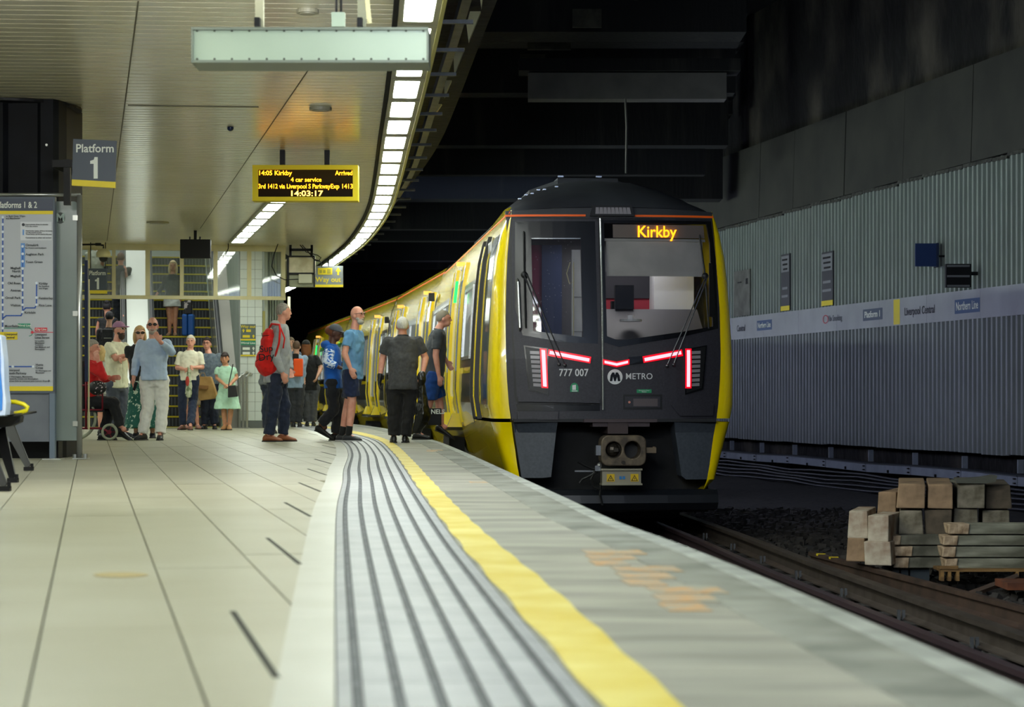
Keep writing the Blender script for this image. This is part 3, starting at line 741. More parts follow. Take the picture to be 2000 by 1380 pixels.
# lamps
for (poly, bar, lam, sd) in (([(1024, 674), (1071, 680), (1072, 772), (1033, 762)], [(1058, 683), (1065, 684), (1068, 755), (1061, 754)], -1, 0),
                             ([(1342, 681), (1386, 673), (1378, 760), (1341, 770)], [(1344.5, 683), (1351, 683), (1350.5, 755), (1344, 755)], 1, 0)):
    h = patch('lamp_cluster', poly, m_maskd, .022, .022)
    patch('lamp_housing', [(p[0]+(3 if i in (0, 3) else -3), p[1]+(3 if i < 2 else -3)) for i, p in enumerate(poly)], m_rub, .026, .006, parent=train)
    g_ = [(bar[0][0]-3, bar[0][1]-3), (bar[1][0]+3, bar[1][1]-3), (bar[2][0]+3, bar[2][1]+3), (bar[3][0]-3, bar[3][1]+3)]
    patch('tail_lens', g_, m_redg, .032, .01); patch('tail_lamp', bar, m_red, .040, .01)
    for k in range(8):
        yy = 685+k*9; x0 = (1036+k*.9) if lam < 0 else (1354); w = 18-k*.4
        if lam > 0: x0 = 1354.5
        patch('lamp_cell', [(x0, yy), (x0+w, yy+lam*-.8), (x0+w, yy+6-lam*.8), (x0, yy+6)], m_lampoff, .034, .01)
def bar(name, a, b, w, m, out):
    d = Vector((b[0]-a[0], b[1]-a[1])); n = Vector((-d.y, d.x)).normalized()*w/2
    return patch(name, [(a[0]+n.x, a[1]+n.y), (b[0]+n.x, b[1]+n.y), (b[0]-n.x, b[1]-n.y), (a[0]-n.x, a[1]-n.y)], m, out, .01)
for a, b in (((1074, 688), (1151, 703)), ((1260, 702), (1333, 688))):
    bar('tail_lens', (a[0]-3, a[1]), (b[0]+3, b[1]), 13, m_redg, .022); bar('tail_lamp', a, b, 6.5, m_red, .032)
patch('tail_lens', [(1178, 701), (1205, 706), (1230, 701), (1230, 711), (1205, 717), (1178, 711)], m_redg, .022, .01)
patch('tail_lamp', [(1181, 704), (1205, 709), (1227, 704), (1227, 709), (1205, 714), (1181, 709)], m_red, .032, .01)
patch('lamp_recess', [(1228, 697), (1262, 694), (1262, 708), (1230, 712)], m_maskd, .018, .01)
# lettering, roundel, stickers
text('777 007', .116, fx(1120.5, 728, .02), FACE, m_wht, train, bold=.016, sx=.86, spacing=1.03)
FITM = text('METRO', .098, fx(1249.5, 735, .006), FACE, m_wht, train, bold=.004, sx=.95, spacing=1.03)
patch('roundel', [(1202+14.8*math.cos(2*PI*k/28), 735.5+14.8*math.sin(2*PI*k/28)) for k in range(28)], m_wht, .006, .006)
patch('roundel_letter', [(1191.5, 744), (1193, 733), (1196.5, 727), (1200.5, 727), (1202, 732), (1203.5, 727), (1207.5, 727), (1211, 733), (1212.5, 744), (1207.5, 744), (1206, 735), (1203.5, 744), (1200.5, 744), (1198, 735), (1196.5, 744)], m_maskd, .009, .004)
m_grn = mat('green_sticker', '1f8a5c', .5)
patch('exit_sticker', [(1114, 765), (1114, 755), (1117, 749), (1122, 747), (1127, 749), (1130, 755), (1130, 765)], m_grn, .016, .004)
patch('exit_symbol', [(1118, 752), (1125, 751), (1125, 761), (1118, 761)], m_wht, .019, .003)
patch('exit_symbol', [(1117, 762.5), (1128, 762.5), (1128, 764), (1117, 764)], m_wht, .019, .003)
patch('green_label', [(1245, 760), (1274, 760), (1274, 767), (1245, 767)], m_grn, .004, .004)
text('Emergency Door\nRelease', .016, fx(1259.5, 763.5, .008), FACE, m_wht, train, sx=1.1)
patch('access_panel', [(1218, 770), (1295, 770), (1295, 799), (1218, 799)], m_rub, .008, .01)
patch('access_lid', [(1222, 774), (1291, 774), (1291, 795), (1222, 795)], m_mask, .012, .006)
patch('access_lens', [(1238, 778), (1286, 778), (1286, 793), (1238, 793)], mat('smoked', '5b5356', .3), .016, .006)
patch('access_button', [(1230+2.5*math.cos(k), 785+2.5*math.sin(k)) for k in [2*PI*j/8 for j in range(8)]], mat('btn', 'c08070', .4), .018, .006)
# wipers and grab rail
def wiper(piv, top, bot, arms):
    w = MB(); w.tube([fx(*top, .05), fx(*piv, .06), fx(*bot, .05)], .011, 6); w.ell(fx(*piv, .06), (.04, .025, .04))
    o = w.build('wiper', m_rub, train)
    for (a, b) in arms:
        MB().tube([fx(*a, .075), fx(*b, .04)], .008, 6).ell(fx(*b, .04), (.022, .022, .022), nu=8, nv=6).build('wiper_arm', mat('wiper_metal', '5c5d62', .3, metal=.8), o)
wiper((1026, 536), (1026, 450), (1028, 640), [((1026, 538), (1092, 711)), ((1031, 536), (1103, 713))])
wiper((1384, 537), (1374, 455), (1390, 640), [((1384, 540), (1304, 714)), ((1389, 538), (1317, 712))])
MB().tube([fx(1013, 545, .02), fx(1014, 550, .06), fx(1017, 640, .06), fx(1017, 645, .02)], .016, 8).build('grab_rail', m_chr, train)
patch('mirror_panel', [(1394, 510), (1401, 512), (1405, 590), (1404, 618), (1392, 617)], m_rub, .03, .03)
# skirts, coupler bay
for poly in ([(1004, 824), (1090, 824), (1078, 931), (1062, 933), (1021, 933)], [(1320, 824), (1411, 824), (1392, 937), (1345, 937), (1336, 930)]):
    patch('front_skirt', poly, m_skirt, .0, .35)
MB().bx((-1.16, .55, -.75), (1.16, .62, .30)).build('bay_wall', m_under, train)
df = MB(); prof = [(.06, -.47), (-.0, -.53), (-.02, -.62), (.05, -.70), (.2, -.72), (.2, -.47)]
df.rings([[(x, y+.05*(abs(x)/1.1)**2, z) for y, z in prof] for x in (-1.17, -.9, -.4, .1, .6, 1.0, 1.19)]); df.build('obstacle_deflector', mat('deflector', '15181d', .35), train)
cpl = empty('coupler', (0, 0, 0), parent=train)
def cx(px, py, y): return Vector(((px-1203)/172, y, .585+(775-py)/172))
hd = MB()
# coupler head plate with two round openings: ring of quads between outline and circles built by fill
bm = bmesh.new(); eds = []
for loop in (rr(1169, 849, 1256, 908, 14, 5), [(1193+15.5*math.cos(2*PI*k/18), 877+16*math.sin(2*PI*k/18)) for k in range(18)], [(1229.5+16*math.cos(2*PI*k/18), 877+17*math.sin(2*PI*k/18)) for k in range(18)]):
    vs = [bm.verts.new(((p[0]-1203)/172, 0, .585+(775-p[1])/172)) for p in loop]; eds += [bm.edges.new((vs[i], vs[(i+1) % len(vs)])) for i in range(len(vs))]
bmesh.ops.triangle_fill(bm, use_beauty=True, edges=eds, normal=(0, -1, 0))
r = bmesh.ops.extrude_face_region(bm, geom=bm.faces[:])
for v in [g for g in r['geom'] if isinstance(g, bmesh.types.BMVert)]: v.co.y = -.30
for v in bm.verts:
    if v.co.y > -.2: v.co.y = .0
bmesh.ops.recalc_face_normals(bm, faces=bm.faces)
me = bpy.data.meshes.new('coupler_head'); bm.to_mesh(me); bm.free(); me.materials.append(mat('coupler_iron', '6e6250', .6, metal=.3, c2='443c33', scale=9, bump=.004, bscale=30))
o = bpy.data.objects.new('coupler_head', me); COL.objects.link(o); o.parent = cpl; bv = o.modifiers.new('b', 'BEVEL'); bv.width = .012; bv.segments = 2
m_cd = mat('coupler_dark', '15130f', .5)
MB().cyl(cx(1193, 877, -.12), .11, .12, 18, 'y').build('coupler_cone', mat('cone_iron', '38332c', .4, metal=.5), cpl)
MB().ell(cx(1193, 877, -.2), (.08, .08, .08)).box(cx(1197, 877, -.28), (.05, .1, .04)).build('coupler_hook', mat('cone_iron', '38332c', .4, metal=.5), cpl)
MB().cyl(cx(1229.5, 877, -.02), .1, .05, 18, 'y').build('coupler_cup', m_cd, cpl)
MB().cyl(cx(1211, 901, -.31), .02, .03, 10, 'y').build('coupler_bolt', mat('cone_iron', '38332c', .4, metal=.5), cpl)
MB().box(cx(1164, 878, -.2), (.055, .1, .11)).build('coupler_bracket', m_chr, cpl)
MB().box(cx(1266, 878, -.2), (.13, .08, .06)).cyl(cx(1274, 878, -.2), .04, .03, 10, 'x').build('coupler_pin', mat('pin_iron', '6d5f4c', .6), cpl)
MB().bx((-.1, -.1, .17), (.13, .5, .32)).build('drawbar', mat('bar_brown', '3b2f30', .6), train)
MB().bx((-.37, -.12, .30), (.46, .3, .335)).bx((-.27, -.08, .25), (.38, .2, .30)).build('coupler_shelf', mat('shelf_brown', '43383c', .6), train)
eb = empty('electric_box', (0, 0, 0), parent=train)
MB().box(cx(1209, 929, -.18), (.44, .16, .15)).box(cx(1209, 915, -.2), (.46, .2, .02)).box(cx(1209, 943.5, -.2), (.46, .2, .02)).build('box_body', mat('alu_box', 'a29c86', .35, metal=.6), eb)
for px in (1187.5, 1234):
    MB().box(cx(px, 931, -.265), (.088, .01, .085)).build('warning_plate', mat('warn_yellow', 'd8b412', .5), eb)
    MB().prism([cx(px, 925.5, -.273), cx(px-6.5, 937, -.273), cx(px+6.5, 937, -.273)], (0, .004, 0)).build('warning_triangle', m_rub, eb)
    MB().prism([cx(px, 928, -.276), cx(px-4.4, 935.8, -.276), cx(px+4.4, 935.8, -.276)], (0, .004, 0)).build('triangle_fill', mat('warn_yellow', 'd8b412', .5), eb)
    MB().prism([cx(px+1, 929, -.279), cx(px-1.4, 933, -.279), cx(px+.3, 933, -.279), cx(px-.6, 935.6, -.279), cx(px+1.8, 931.9, -.279), cx(px+.2, 931.9, -.279)], (0, .003, 0)).build('flash_symbol', m_rub, eb)
m_bl = mat('blue_mark', '2a74b0', .5)
for dx in (-3.2, 3.2): MB().box(cx(1210+dx, 931, -.265), (.028, .012, .034)).build('blue_mark', m_bl, eb)
for pts in ([(1126, 900), (1140, 908), (1155, 915), (1168, 914)], [(1165, 920), (1150, 928), (1135, 935), (1130, 942)], [(1160, 918), (1152, 935), (1157, 950), (1170, 955), (1172, 948)], [(1172, 945), (1170, 965), (1175, 985)]):
    MB().tube([cx(a, b, -.12) for a, b in pts], .014, 6).build('hose', m_rub, train)
MB().box(cx(1143, 919, -.05), (.25, .05, .018)).build('hose_bracket', m_chr, train)
MB().box(cx(1164, 913, -.16), (.06, .06, .06)).ell(cx(1168, 908, -.16), (.035, .035, .035), nu=8, nv=6).build('hose_valve', m_chr, train)
# ================================================================ platform furniture, signs, escalators
m_navy = mat('sign_navy', '3b4450', .45)
m_sy = mat('sign_yellow', 'd6c014', .45)
m_cream = mat('cream_metal', 'cdc59b', .4, c2='c2b98c', scale=3)
m_silver = mat('stainless', 'a9aba6', .3, metal=.75)
m_blk = mat('black_metal', '0c0c0e', .5, spec=.25)
m_pw = mat('sign_white', 'd5dad0', .5)
m_txt = mat('map_text', '34383f', .6)
FIT = []
def fit(o, w, h=None): FIT.append((o, w, h)); return o
def bb(mb, px0, py0, px1, py1, Y, th=.04):     # upright slab facing the camera
    a = at(px0, py1, Y); b = at(px1, py0, Y); return mb.bx((a.x, Y, a.z), (b.x, Y+th, b.z))
# ---- hanging white cabinet near the camera
t = empty('cabinet_sign', (0, 0, 0), label='long blank white metal box hanging from the ceiling over the platform', cat='sign box')
Y = 12.6
b = MB(); bb(b, 376, 57, 834, 118, Y, .30); b.build('box_panel', mat('box_white', 'a3b19e', .38, c2='98a693', scale=1.6, thr=(.4, .8)), t, bevel=.003)
b = MB(); bb(b, 373, 53, 837, 58, Y-.012, .33); bb(b, 373, 117, 837, 122, Y-.012, .33); bb(b, 373, 57, 377, 118, Y-.012, .33); bb(b, 833, 57, 837, 118, Y-.012, .33)
b.build('box_frame', mat('box_edge', '6f766a', .5), t)
b = MB()
for k in range(14): 
    for py in (60, 115): b.ell(at(385+k*34, py, Y-.005), (.007, .004, .007), nu=6, nv=4)
b.build('screws', mat('screw', '4c5148', .5), t, kind='stuff')
for px, w in ((506, 8), (706, 8)):
    MB().bx(tuple(at(px-w, 52, Y+.1)), (at(px+w, 52, Y+.1).x, Y+.16, ZC)).build('hanger', mat('hanger_cream', '7d7c66', .5), t)
    MB().box(at(px-3, 44, Y+.07), (.03, .06, .05)).build('hanger_bolt', m_blk, t)
MB().box(at(661, 39, Y+.05), (.075, .05, .08)).build('clamp_plate', mat('box_white', 'a3b19e', .38), t)
for dx in (-4, 5): MB().tube([at(661+dx, 32, Y+.05), at(661+dx, 0, Y+.05), at(660+dx, -120, Y+.05)], .008, 6).build('cable', m_blk, t)
MB().tube([at(722, 46, Y+.1), at(719, 20, Y+.1), at(712, -60, Y+.1)], .014, 6).build('conduit', m_cream, t)
# ---- departure display
Y = 26.0
t = empty('departure_display', (0, 0, 0), label='yellow framed departure display with glowing amber text hanging over the platform', cat='display')
b = MB(); bb(b, 493, 322, 699, 331, Y, .22); bb(b, 493, 384, 699, 392, Y, .22); bb(b, 493, 331, 504, 384, Y, .22); bb(b, 689, 331, 699, 384, Y, .22); b.build('display_frame', mat('display_yellow', 'e0c800', .6), t)
b = MB(); bb(b, 503, 330, 690, 385, Y+.03, .12); b.build('display_screen', mat('screen_dark', '140d05', .6, emit=.03, emc='6a4a00', spec=.1), t)
b = MB(); bb(b, 503, 330.5, 690, 356, Y+.025, .004); b.build('screen_rows', mat('screen_rows', '1c1406', .6, emit=.10, emc='5a4300', spec=.1), t)
m_led = mat('led', 'ffb21a', .5, emit=4.5, emc='ffa514')
m_led2 = mat('led_warm', 'ffd060', .5, emit=6, emc='ffc648')
for s, x0, x1, yc, sz, mm in (('14:05 Kirkby', 505, 569, 338, 11, m_led), ('Arrived', 655, 688.5, 338, 11, m_led), ('4 car service', 568, 628, 351, 10.5, m_led),
                              ('3rd 1412 via Liverpool S Parkway', 504.5, 656, 364, 11, m_led), ('Exp 1413', 646, 689, 364, 11, m_led), ('14:03:17', 567, 629, 378, 13, m_led2)):
    if s.startswith('3rd'): x1 = 645
    fit(text(s, sz*Y/F*1.15, at((x0+x1)/2, yc, Y+.02), FACE, mm, t, bold=.012), (x1-x0)*Y/F)
for px in (552, 639): 
    b = MB(); a = at(px-5, 322, Y+.1); b.bx((a.x, Y+.06, a.z), (a.x+.06, Y+.13, ZC)); b.build('post', m_blk, t)
# ---- black monitor further back
Y = 38.6
t = empty('hanging_monitor', (0, 0, 0), label='small blank black monitor hanging from the ceiling in front of the glazing', cat='monitor')
b = MB(); bb(b, 351.5, 467, 411, 504, Y, .12); b.build('monitor_back', m_blk, t, bevel=.01)
a = at(378, 467, Y); MB().bx((a.x, Y+.03, a.z), (a.x+.05, Y+.08, ZC)).build('post', m_blk, t)
for px in (371, 391): MB().box(at(px, 466, Y+.05), (.02, .05, .07)).build('lug', m_blk, t)
# ---- smoke heads and small ceiling dots
for px, py, lab in ((601, 19, 'flat round metal ceiling vent above the hanging white box'), (626, 210, 'flat round metal ceiling vent above the departure display'), (308, 433, 'flat oblong metal ceiling hatch near the black monitor')):
    Yc = F*(ZC-HC)/(HY-py); x = (px-CX)*Yc/F
    o = MB().cyl((0, 0, -.012), .085*Yc/17, .03, 24, 'z').cyl((0, 0, -.02), .06*Yc/17, .03, 24, 'z').build('ceiling_vent', mat('vent_grey', '8d8a76', .4), loc=(x, Yc, ZC), label=lab, cat='vent')
Yc = F*(ZC-HC)/(HY-248); o = MB().ell((0, 0, 0), (.035, .035, .035)).build('dome_marker', mat('blue_dome', '101c40', .2), loc=((450-CX)*Yc/F, Yc, ZC-.01), label='tiny dark blue dome on the ceiling slats', cat='sensor', smooth=True)
b = MB(); p = ceil_pt(250, 205); q = ceil_pt(505, 208); b.hexa([(p[0], p[1]-.01, ZC-.006), (q[0], q[1]-.01, ZC-.006), (q[0], q[1]+.02, ZC-.006), (p[0], p[1]+.02, ZC-.006), (p[0], p[1]-.01, ZC), (q[0], q[1]-.01, ZC), (q[0], q[1]+.02, ZC), (p[0], p[1]+.02, ZC)]).build('trim_7', m_seam, ceil)
# ---- column
Y = 21.6
cxx = -4.98
col = empty('column', (cxx, Y+.55, 0), label='dark ribbed metal clad column at the left edge reaching the ceiling', cat='column')
prof = []
pts = [(-.62, -.5), (-.50, -.5), (-.46, -.56), (-.36, -.56), (-.32, -.5), (-.04, -.5), (0, -.56), (.10, -.56), (.14, -.5), (.42, -.5), (.46, -.55), (.58, -.55), (.62, -.48), (.66, -.3), (.66, .5), (-.66, .5), (-.66, -.3)]
MB().prism([(x, y, 0) for x, y in pts], (0, 0, ZC)).build('cladding', mat('column_dark', '08090d', .6, c2='0d0f15', scale=5, spec=.2), col)
MB().cyl((0, 0, ZC-.02), .74, .025, 32).build('collar', m_blk, col)
MB().bx((-.7, -.6, 0), (.64, .5, .16)).build('plinth', m_blk, col)
for z in (1.0, 1.7, 2.35, 3.0): MB().cyl((.52, -.56, z), .012, .02, 8, 'y').build('bolt', m_silver, col)
def platform_sign(Y, P4, txt_y, name, label, th=.03):
    t = empty(name, (0, 0, 0), label=label, cat='sign')
    q = [at(x, y, Y) for x, y in P4]      # tl, tr, br, bl
    dn = .13
    l2 = [q[3]+(q[0]-q[3])*dn, q[2]+(q[1]-q[2])*dn]
    MB().prism([q[0], q[1], l2[1], l2[0]], (0, th, 0)).build('sign_plate', m_navy, t)
    MB().prism([l2[0], l2[1], q[2], q[3]], (0, th, 0)).build('yellow_bar', m_sy, t)
    w = (q[1]-q[0]).length; h = (q[0]-q[3]).length; c = (q[0]+q[1])/2; tilt = -math.atan2(q[0].z-q[1].z, w)
    fit(text('Platform', h*.25, c+Vector((0, -.004, -h*.19)), (PI/2, -tilt if False else 0, 0), m_pw, t, bold=.012), w*.86)
    g = h*.46; c1 = c+Vector((0, -.004, -h*.83))
    MB().prism([c1+Vector((x*g, 0, z*g)) for x, z in ((-.06, 0), (.13, 0), (.13, 1), (-.02, 1), (-.05, .88), (-.22, .82), (-.22, .69), (-.06, .69))], (0, .003, 0)).build('numeral', m_pw, t)
    return t
s = platform_sign(20.9, [(143, 271), (228, 275), (225, 367), (140, 362)], 0, 'platform_sign', 'dark grey Platform 1 sign with yellow bottom bar fixed to the dark column')
b = MB(); b.bx(tuple(at(102, 326, 20.93)), (at(142, 0, 20.93).x, 21.7, at(0, 312, 20.93).z)); b.bx(tuple(at(124, 400, 20.95)), tuple(at(139, 312, 21.0))); b.build('bracket', m_blk, s)
# ---- route map board
Y = 21.05
t = empty('route_map', (0, 0, 0), label='tall framed rail route map board headed Platforms 1 & 2', cat='notice board')
b = MB(); bb(b, -60, 384, 107, 412, Y, .08); bb(b, -60, 763, 107, 768, Y, .08); bb(b, 103.5, 411, 107, 764, Y, .08); b.build('board_frame', mat('frame_slate', '47505c', .45), t)
b = MB(); bb(b, -60, 388, 103, 411, Y-.006, .01); b.build('header', mat('header_navy', '3a4152', .45), t)
b = MB(); bb(b, -60, 411.5, 103.5, 418, Y-.004, .06); b.build('yellow_bar', m_sy, t); bb(MB(), 12, 754, 103.5, 763, Y-.004, .06).build('yellow_bar', m_sy, t)
b = MB(); bb(b, -60, 418, 103.5, 763, Y+.004, .06); b.build('map_sheet', mat('map_paper', 'a9adb2', .4), t)
b = MB(); bb(b, -60, 768, 96, 862, Y+.03, .04); b.build('lower_panel', mat('slate_panel', '676c74', .45, c2='5c6169', scale=3), t)
b = MB(); bb(b, 96.5, 768, 107, 897, Y, .07); b.build('post', mat('post_slate', '5f6c7a', .45), t); MB().bx(tuple(at(82, 898, Y-.05)), (at(120, 896, Y).x, Y+.15, 0.012)).build('foot_plate', m_silver, t)
fit(text('Platforms 1 & 2', .082, at(72.5, 400.5, Y-.012), FACE, m_pw, t, align='RIGHT', bold=.014), 78*Y/F)
m_rb = mat('route_blue', '1f4fa0', .5); m_rg = mat('route_green', '2d8a6c', .5); m_rr = mat('route_red', 'c83040', .5)
def line(pts, w, m, Yo=.0): 
    v = [at(x, y, Y-.003-Yo) for x, y in pts]; b = MB()
    for i in range(len(v)-1):
        d = (v[i+1]-v[i]).normalized(); n = Vector((-d.z, 0, d.x))*w*Y/F/2; e = d*w*Y/F*.3
        b.prism([v[i]+n-e, v[i+1]+n+e, v[i+1]-n+e, v[i]-n-e], (0, .005, 0))
    return b.build('route_line', m, t)
line([(5.5, 424), (5, 520), (5, 640), (4.5, 712), (7, 715.5), (65, 715.5)], 2.2, m_rb)
line([(44.5, 480), (44, 596), (44, 609), (41, 616), (12, 616), (6, 621)], 2.2, m_rb); line([(71.5, 552), (71, 595), (68, 601), (50, 601), (45, 606)], 2.2, m_rb)
line([(44.5, 477), (44.5, 519)], 8, mat('route_pale', '5f8cc4', .5), -.001)
line([(8, 640.5), (58, 640.5), (62, 643), (63, 649), (62, 654), (57, 656)], 1.2, m_rg); line([(64, 648.5), (103.5, 648.5)], 1.2, m_rr)
dots = [(5.5, y) for y in (424, 438, 452.5, 467, 481, 495.5, 510, 524, 538, 552.5, 566, 581, 595, 609, 627, 640.5, 667, 682, 696, 712)]+[(44.3, y) for y in (481, 495.5, 510, 524, 538, 552, 566, 581, 595, 609)]+[(71.5, 552.5), (71.5, 581), (71.5, 595), (25, 715.5), (65, 715.5)]
dm_ = MB().cyl((0, 0, 0), 2.6*Y/F, .008, 12, 'y').mesh('station_dot'); dm_.materials.append(mat('dot_white', 'c9d2dc', .5))
for x, y in dots: o = bpy.data.objects.new('station_dot', dm_); COL.objects.link(o); o.parent = t; o.location = at(x, y, Y-.006)
b = MB(); bb(b, 40, 433, 101, 469, Y-.002, .006); b.build('legend_box', mat('legend', 'c4c8cc', .5), t)
b = MB(); bb(b, 0, 648, 34, 663, Y-.004, .006); b.build('yellow_label', m_sy, t)
b = MB(); bb(b, 35, 631.5, 59, 639, Y-.004, .006); b.build('green_label', m_rg, t)
b = MB(); bb(b, 68, 639.5, 92, 646.5, Y-.004, .006); b.build('red_label', m_rr, t)
MB().cyl(at(63, 648.5, Y-.004), .013, .01, 12, 'y').build('interchange_dot', m_rr, t)
def mt(s, x, y, sz, al='LEFT', m=None): text(s, sz*Y/F*1.45, at(x, y, Y-.010), FACE, m or m_txt, t, align=al, bold=.012)
for s, x, y, sz, al in (('Ormskirk', 50, 478.5, 4.4, 'LEFT'), ('for Preston and Southport', 50, 484, 2.6, 'LEFT'), ('Aughton Park', 50, 496.5, 4.4, 'LEFT'), ('Town Green', 50, 511.5, 4.4, 'LEFT'),
    ('Maghull\nNorth', 40, 526.5, 4.4, 'RIGHT'), ('Maghull', 40, 539, 4.4, 'RIGHT'), ('Old Roan', 40, 553, 4.4, 'RIGHT'), ('Aintree', 40, 567, 4.4, 'RIGHT'), ('Orrell Park', 40, 581.5, 4.4, 'RIGHT'), ('Walton', 40, 596, 4.4, 'RIGHT'),
    ('Kirkdale', 48, 610, 4.4, 'LEFT'), ('Kirkby', 76, 553.5, 4.4, 'LEFT'), ('for Rainford\nand Wigan', 76, 561, 2.8, 'LEFT'), ('Fazakerley', 76, 582, 4.4, 'LEFT'), ('Rice Lane', 76, 596, 4.4, 'LEFT'),
    ('Moorfields', 9, 636.5, 4.4, 'LEFT'), ('Liverpool\nCentral', 9, 655.5, 4.4, 'LEFT'), ('Liverpool\nLime Street', 68, 656, 4.2, 'LEFT'), ('for London\nManchester\nYorkshire\nEast Midlands and\nBirmingham', 68, 673.5, 2.8, 'LEFT'),
    ('Hunts\nCross', 69.5, 715, 4.2, 'LEFT'), ('for Warrington and\nManchester', 69.5, 725.5, 2.6, 'LEFT'), ('Liverpool\nSouth Parkway', 15, 725.5, 4.2, 'LEFT'),
    ('for Warrington, Manchester,\nRunworth, Crewe and Birmingham\nand bus links to Liverpool John Lennon Airport', 15, 739.5, 2.9, 'LEFT'),
    ('to Bank Quay, Wigan\nand Manchester', 11.5, 424, 3.0, 'LEFT'), ('Approximate times in minutes\nfrom this station', 49.5, 440, 2.5, 'LEFT'),
    ('Until further notice, all lines timetables\nand Merseyrail services\nTravel Passes can be used in this area', 50, 454, 2.3, 'LEFT'), ('Connections to other rail services', 50, 464, 2.5, 'LEFT')):
    mt(s, x, y, sz, al)
mt('Wirral Line', 47, 635.5, 4, 'CENTER', m_pw); mt('City Line', 80, 643, 4, 'CENTER', m_pw); mt('+', 95.5, 744, 7, 'CENTER')
line([(45.5, 449), (45.5, 458)], 3, mat('route_pale', '5f8cc4', .5))
MB().prism([at(45.5+3*math.cos(k*PI/8), 438.5+3*math.sin(k*PI/8), Y-.006) for k in range(16)], (0, .003, 0)).build('legend_ring', m_txt, t)
# ---- glass screen and its steel frame beside the board
t = empty('glass_screen', (0, 0, 0), label='frosted green tinted glass screen in a stainless steel frame beside the map board', cat='screen')
Y = 21.2
poly = [(100, 860)]+[(152, 860)]+[(152-8+8*math.cos(a), 401-8*math.sin(a)) for a in (0, .4, .8, 1.2, 1.57)]+[(100, 393)]
MB().prism([at(x, y, Y) for x, y in poly], (0, .012, 0)).build('glass_pane', mat('frosted', '78837f', .25, c2='6f7a75', scale=1.5, spec=.5), t)
b = MB()
for k in range(14): pass
MB().prism([at(118+9*math.cos(2*PI*k/20), 425.5+11*math.sin(2*PI*k/20), Y-.004) for k in range(20)], (0, .004, 0)).build('roundel', mat('roundel_dark', '2c342f', .5), t)
text('M', .105, at(118, 425.5, Y-.008), FACE, mat('roundel_m', '8fa095', .5), t, bold=.03)
b = MB(); b.tube([at(155, 893, Y), at(155, 381, Y)], .024, 10); b.tube([at(-60, 380, Y), at(157, 380, Y)], .016, 8); b.build('steel_post', m_silver, t, smooth=True)
b = MB(); bb(b, 152, 384, 154, 890, Y+.03, .02); b.build('rubber_strip', m_blk, t)
b = MB(); bb(b, 165, 508, 171.5, 745, 22.4, .03); b.build('end_panel', mat('end_navy', '26304a', .4), t)
b = MB(); bb(b, 171.5, 545, 174, 838, 22.5, .03); b.build('back_post', m_cream, t)
for py in (425, 612, 827): bb(MB(), 142, py-5, 153, py+5, Y-.02, .05).build('clamp', m_silver, t)
MB().bx(tuple(at(141, 896, Y-.08)), (at(172, 0, Y).x, Y+.1, .012)).cyl(at(146, 892, Y), .02, .05, 8).cyl(at(166, 891, Y), .02, .05, 8).build('base_plate', m_silver, t)
# ---- bench, only its near end is in the frame
t = empty('bench', (0, 0, 0), label='black metal platform bench with yellow looped armrest, its end at the left edge', cat='bench')
def bp(px, py, Y): return at(px, py, Y)
b = MB(); b.prism([bp(-120, 830, 15.2), bp(0, 812, 15.6), bp(72, 802, 16.4), bp(72, 806, 16.4), bp(45, 811, 16.2), bp(45, 820, 16.2), bp(-120, 842, 15.2)], (-.25, .55, 0)); b.build('seat', mat('bench_black', '202226', .4), t, bevel=.004)
b = MB(); b.prism([bp(-60, 822, 15.7), bp(40, 812, 15.9), bp(38, 824, 15.9), bp(20, 832, 15.9), bp(-60, 842, 15.7)], (.0, .12, 0)); b.build('beam', m_blk, t)
for (top, foot, Yf) in (((16, 830), (55, 912), 18.6), ((-2, 838), (24, 934), 16.0), ((-40, 838), (8, 950), 14.8)):
    a = bp(top[0], top[1], Yf); f_ = fl(foot[0], foot[1], .03)
    lg = MB(); d = (f_-a); n = Vector((d.z, 0, -d.x)).normalized()*.03
    lg.hexa([f_-n*.8, f_+n*.8, f_+n*.8+Vector((0, .04, 0)), f_-n*.8+Vector((0, .04, 0)), a-n*1.6, a+n*1.6, a+n*1.6+Vector((0, .04, 0)), a-n*1.6+Vector((0, .04, 0))])
    lg.build('leg', m_blk, t, bevel=.004)
    MB().box(f_+Vector((0, .02, -.012)), (.07, .06, .03)).cyl(f_+Vector((.03, 0, .01)), .012, .04, 8).build('foot', m_blk, t)
yl = [bp(x, y, 15.9+(y-783)*.01) for x, y in ((-30, 800), (-5, 802), (10, 800), (13, 792), (5, 787), (-10, 790), (-30, 797))]
MB().tube(yl, .016, 8).build('armrest', mat('arm_yellow', 'd0c410', .35), t, smooth=True)
MB().tube([bp(x, y, 16.1) for x, y in ((12, 784), (30, 784.5), (46, 789), (54, 795), (52, 801), (40, 805), (28, 807))], [.016]*7, 8).build('armrest', mat('arm_yellow', 'd0c410', .35), t, smooth=True)
t = empty('tote_bag', (0, 0, 0), label='blue and white bag standing on the bench at the left edge', cat='bag')
b = MB(); b.prism([bp(-60, 640, 15.7), bp(2, 655, 15.7), bp(7, 700, 15.7), bp(9, 760, 15.7), bp(12, 786, 15.7), bp(10, 812, 15.7), bp(-60, 822, 15.7)], (0, .16, 0)); b.build('bag_body', mat('bag_white', 'c3cfe0', .6, c2='a9bcd8', scale=7), t, bevel=.01)
b = MB(); b.prism([bp(-60, 650, 15.69), bp(0, 662, 15.69), bp(1, 725, 15.69), bp(5, 770, 15.69), bp(4, 800, 15.69), bp(-60, 812, 15.69)], (0, .005, 0)); b.build('blue_print', mat('bag_blue', '2f74c0', .6), t)
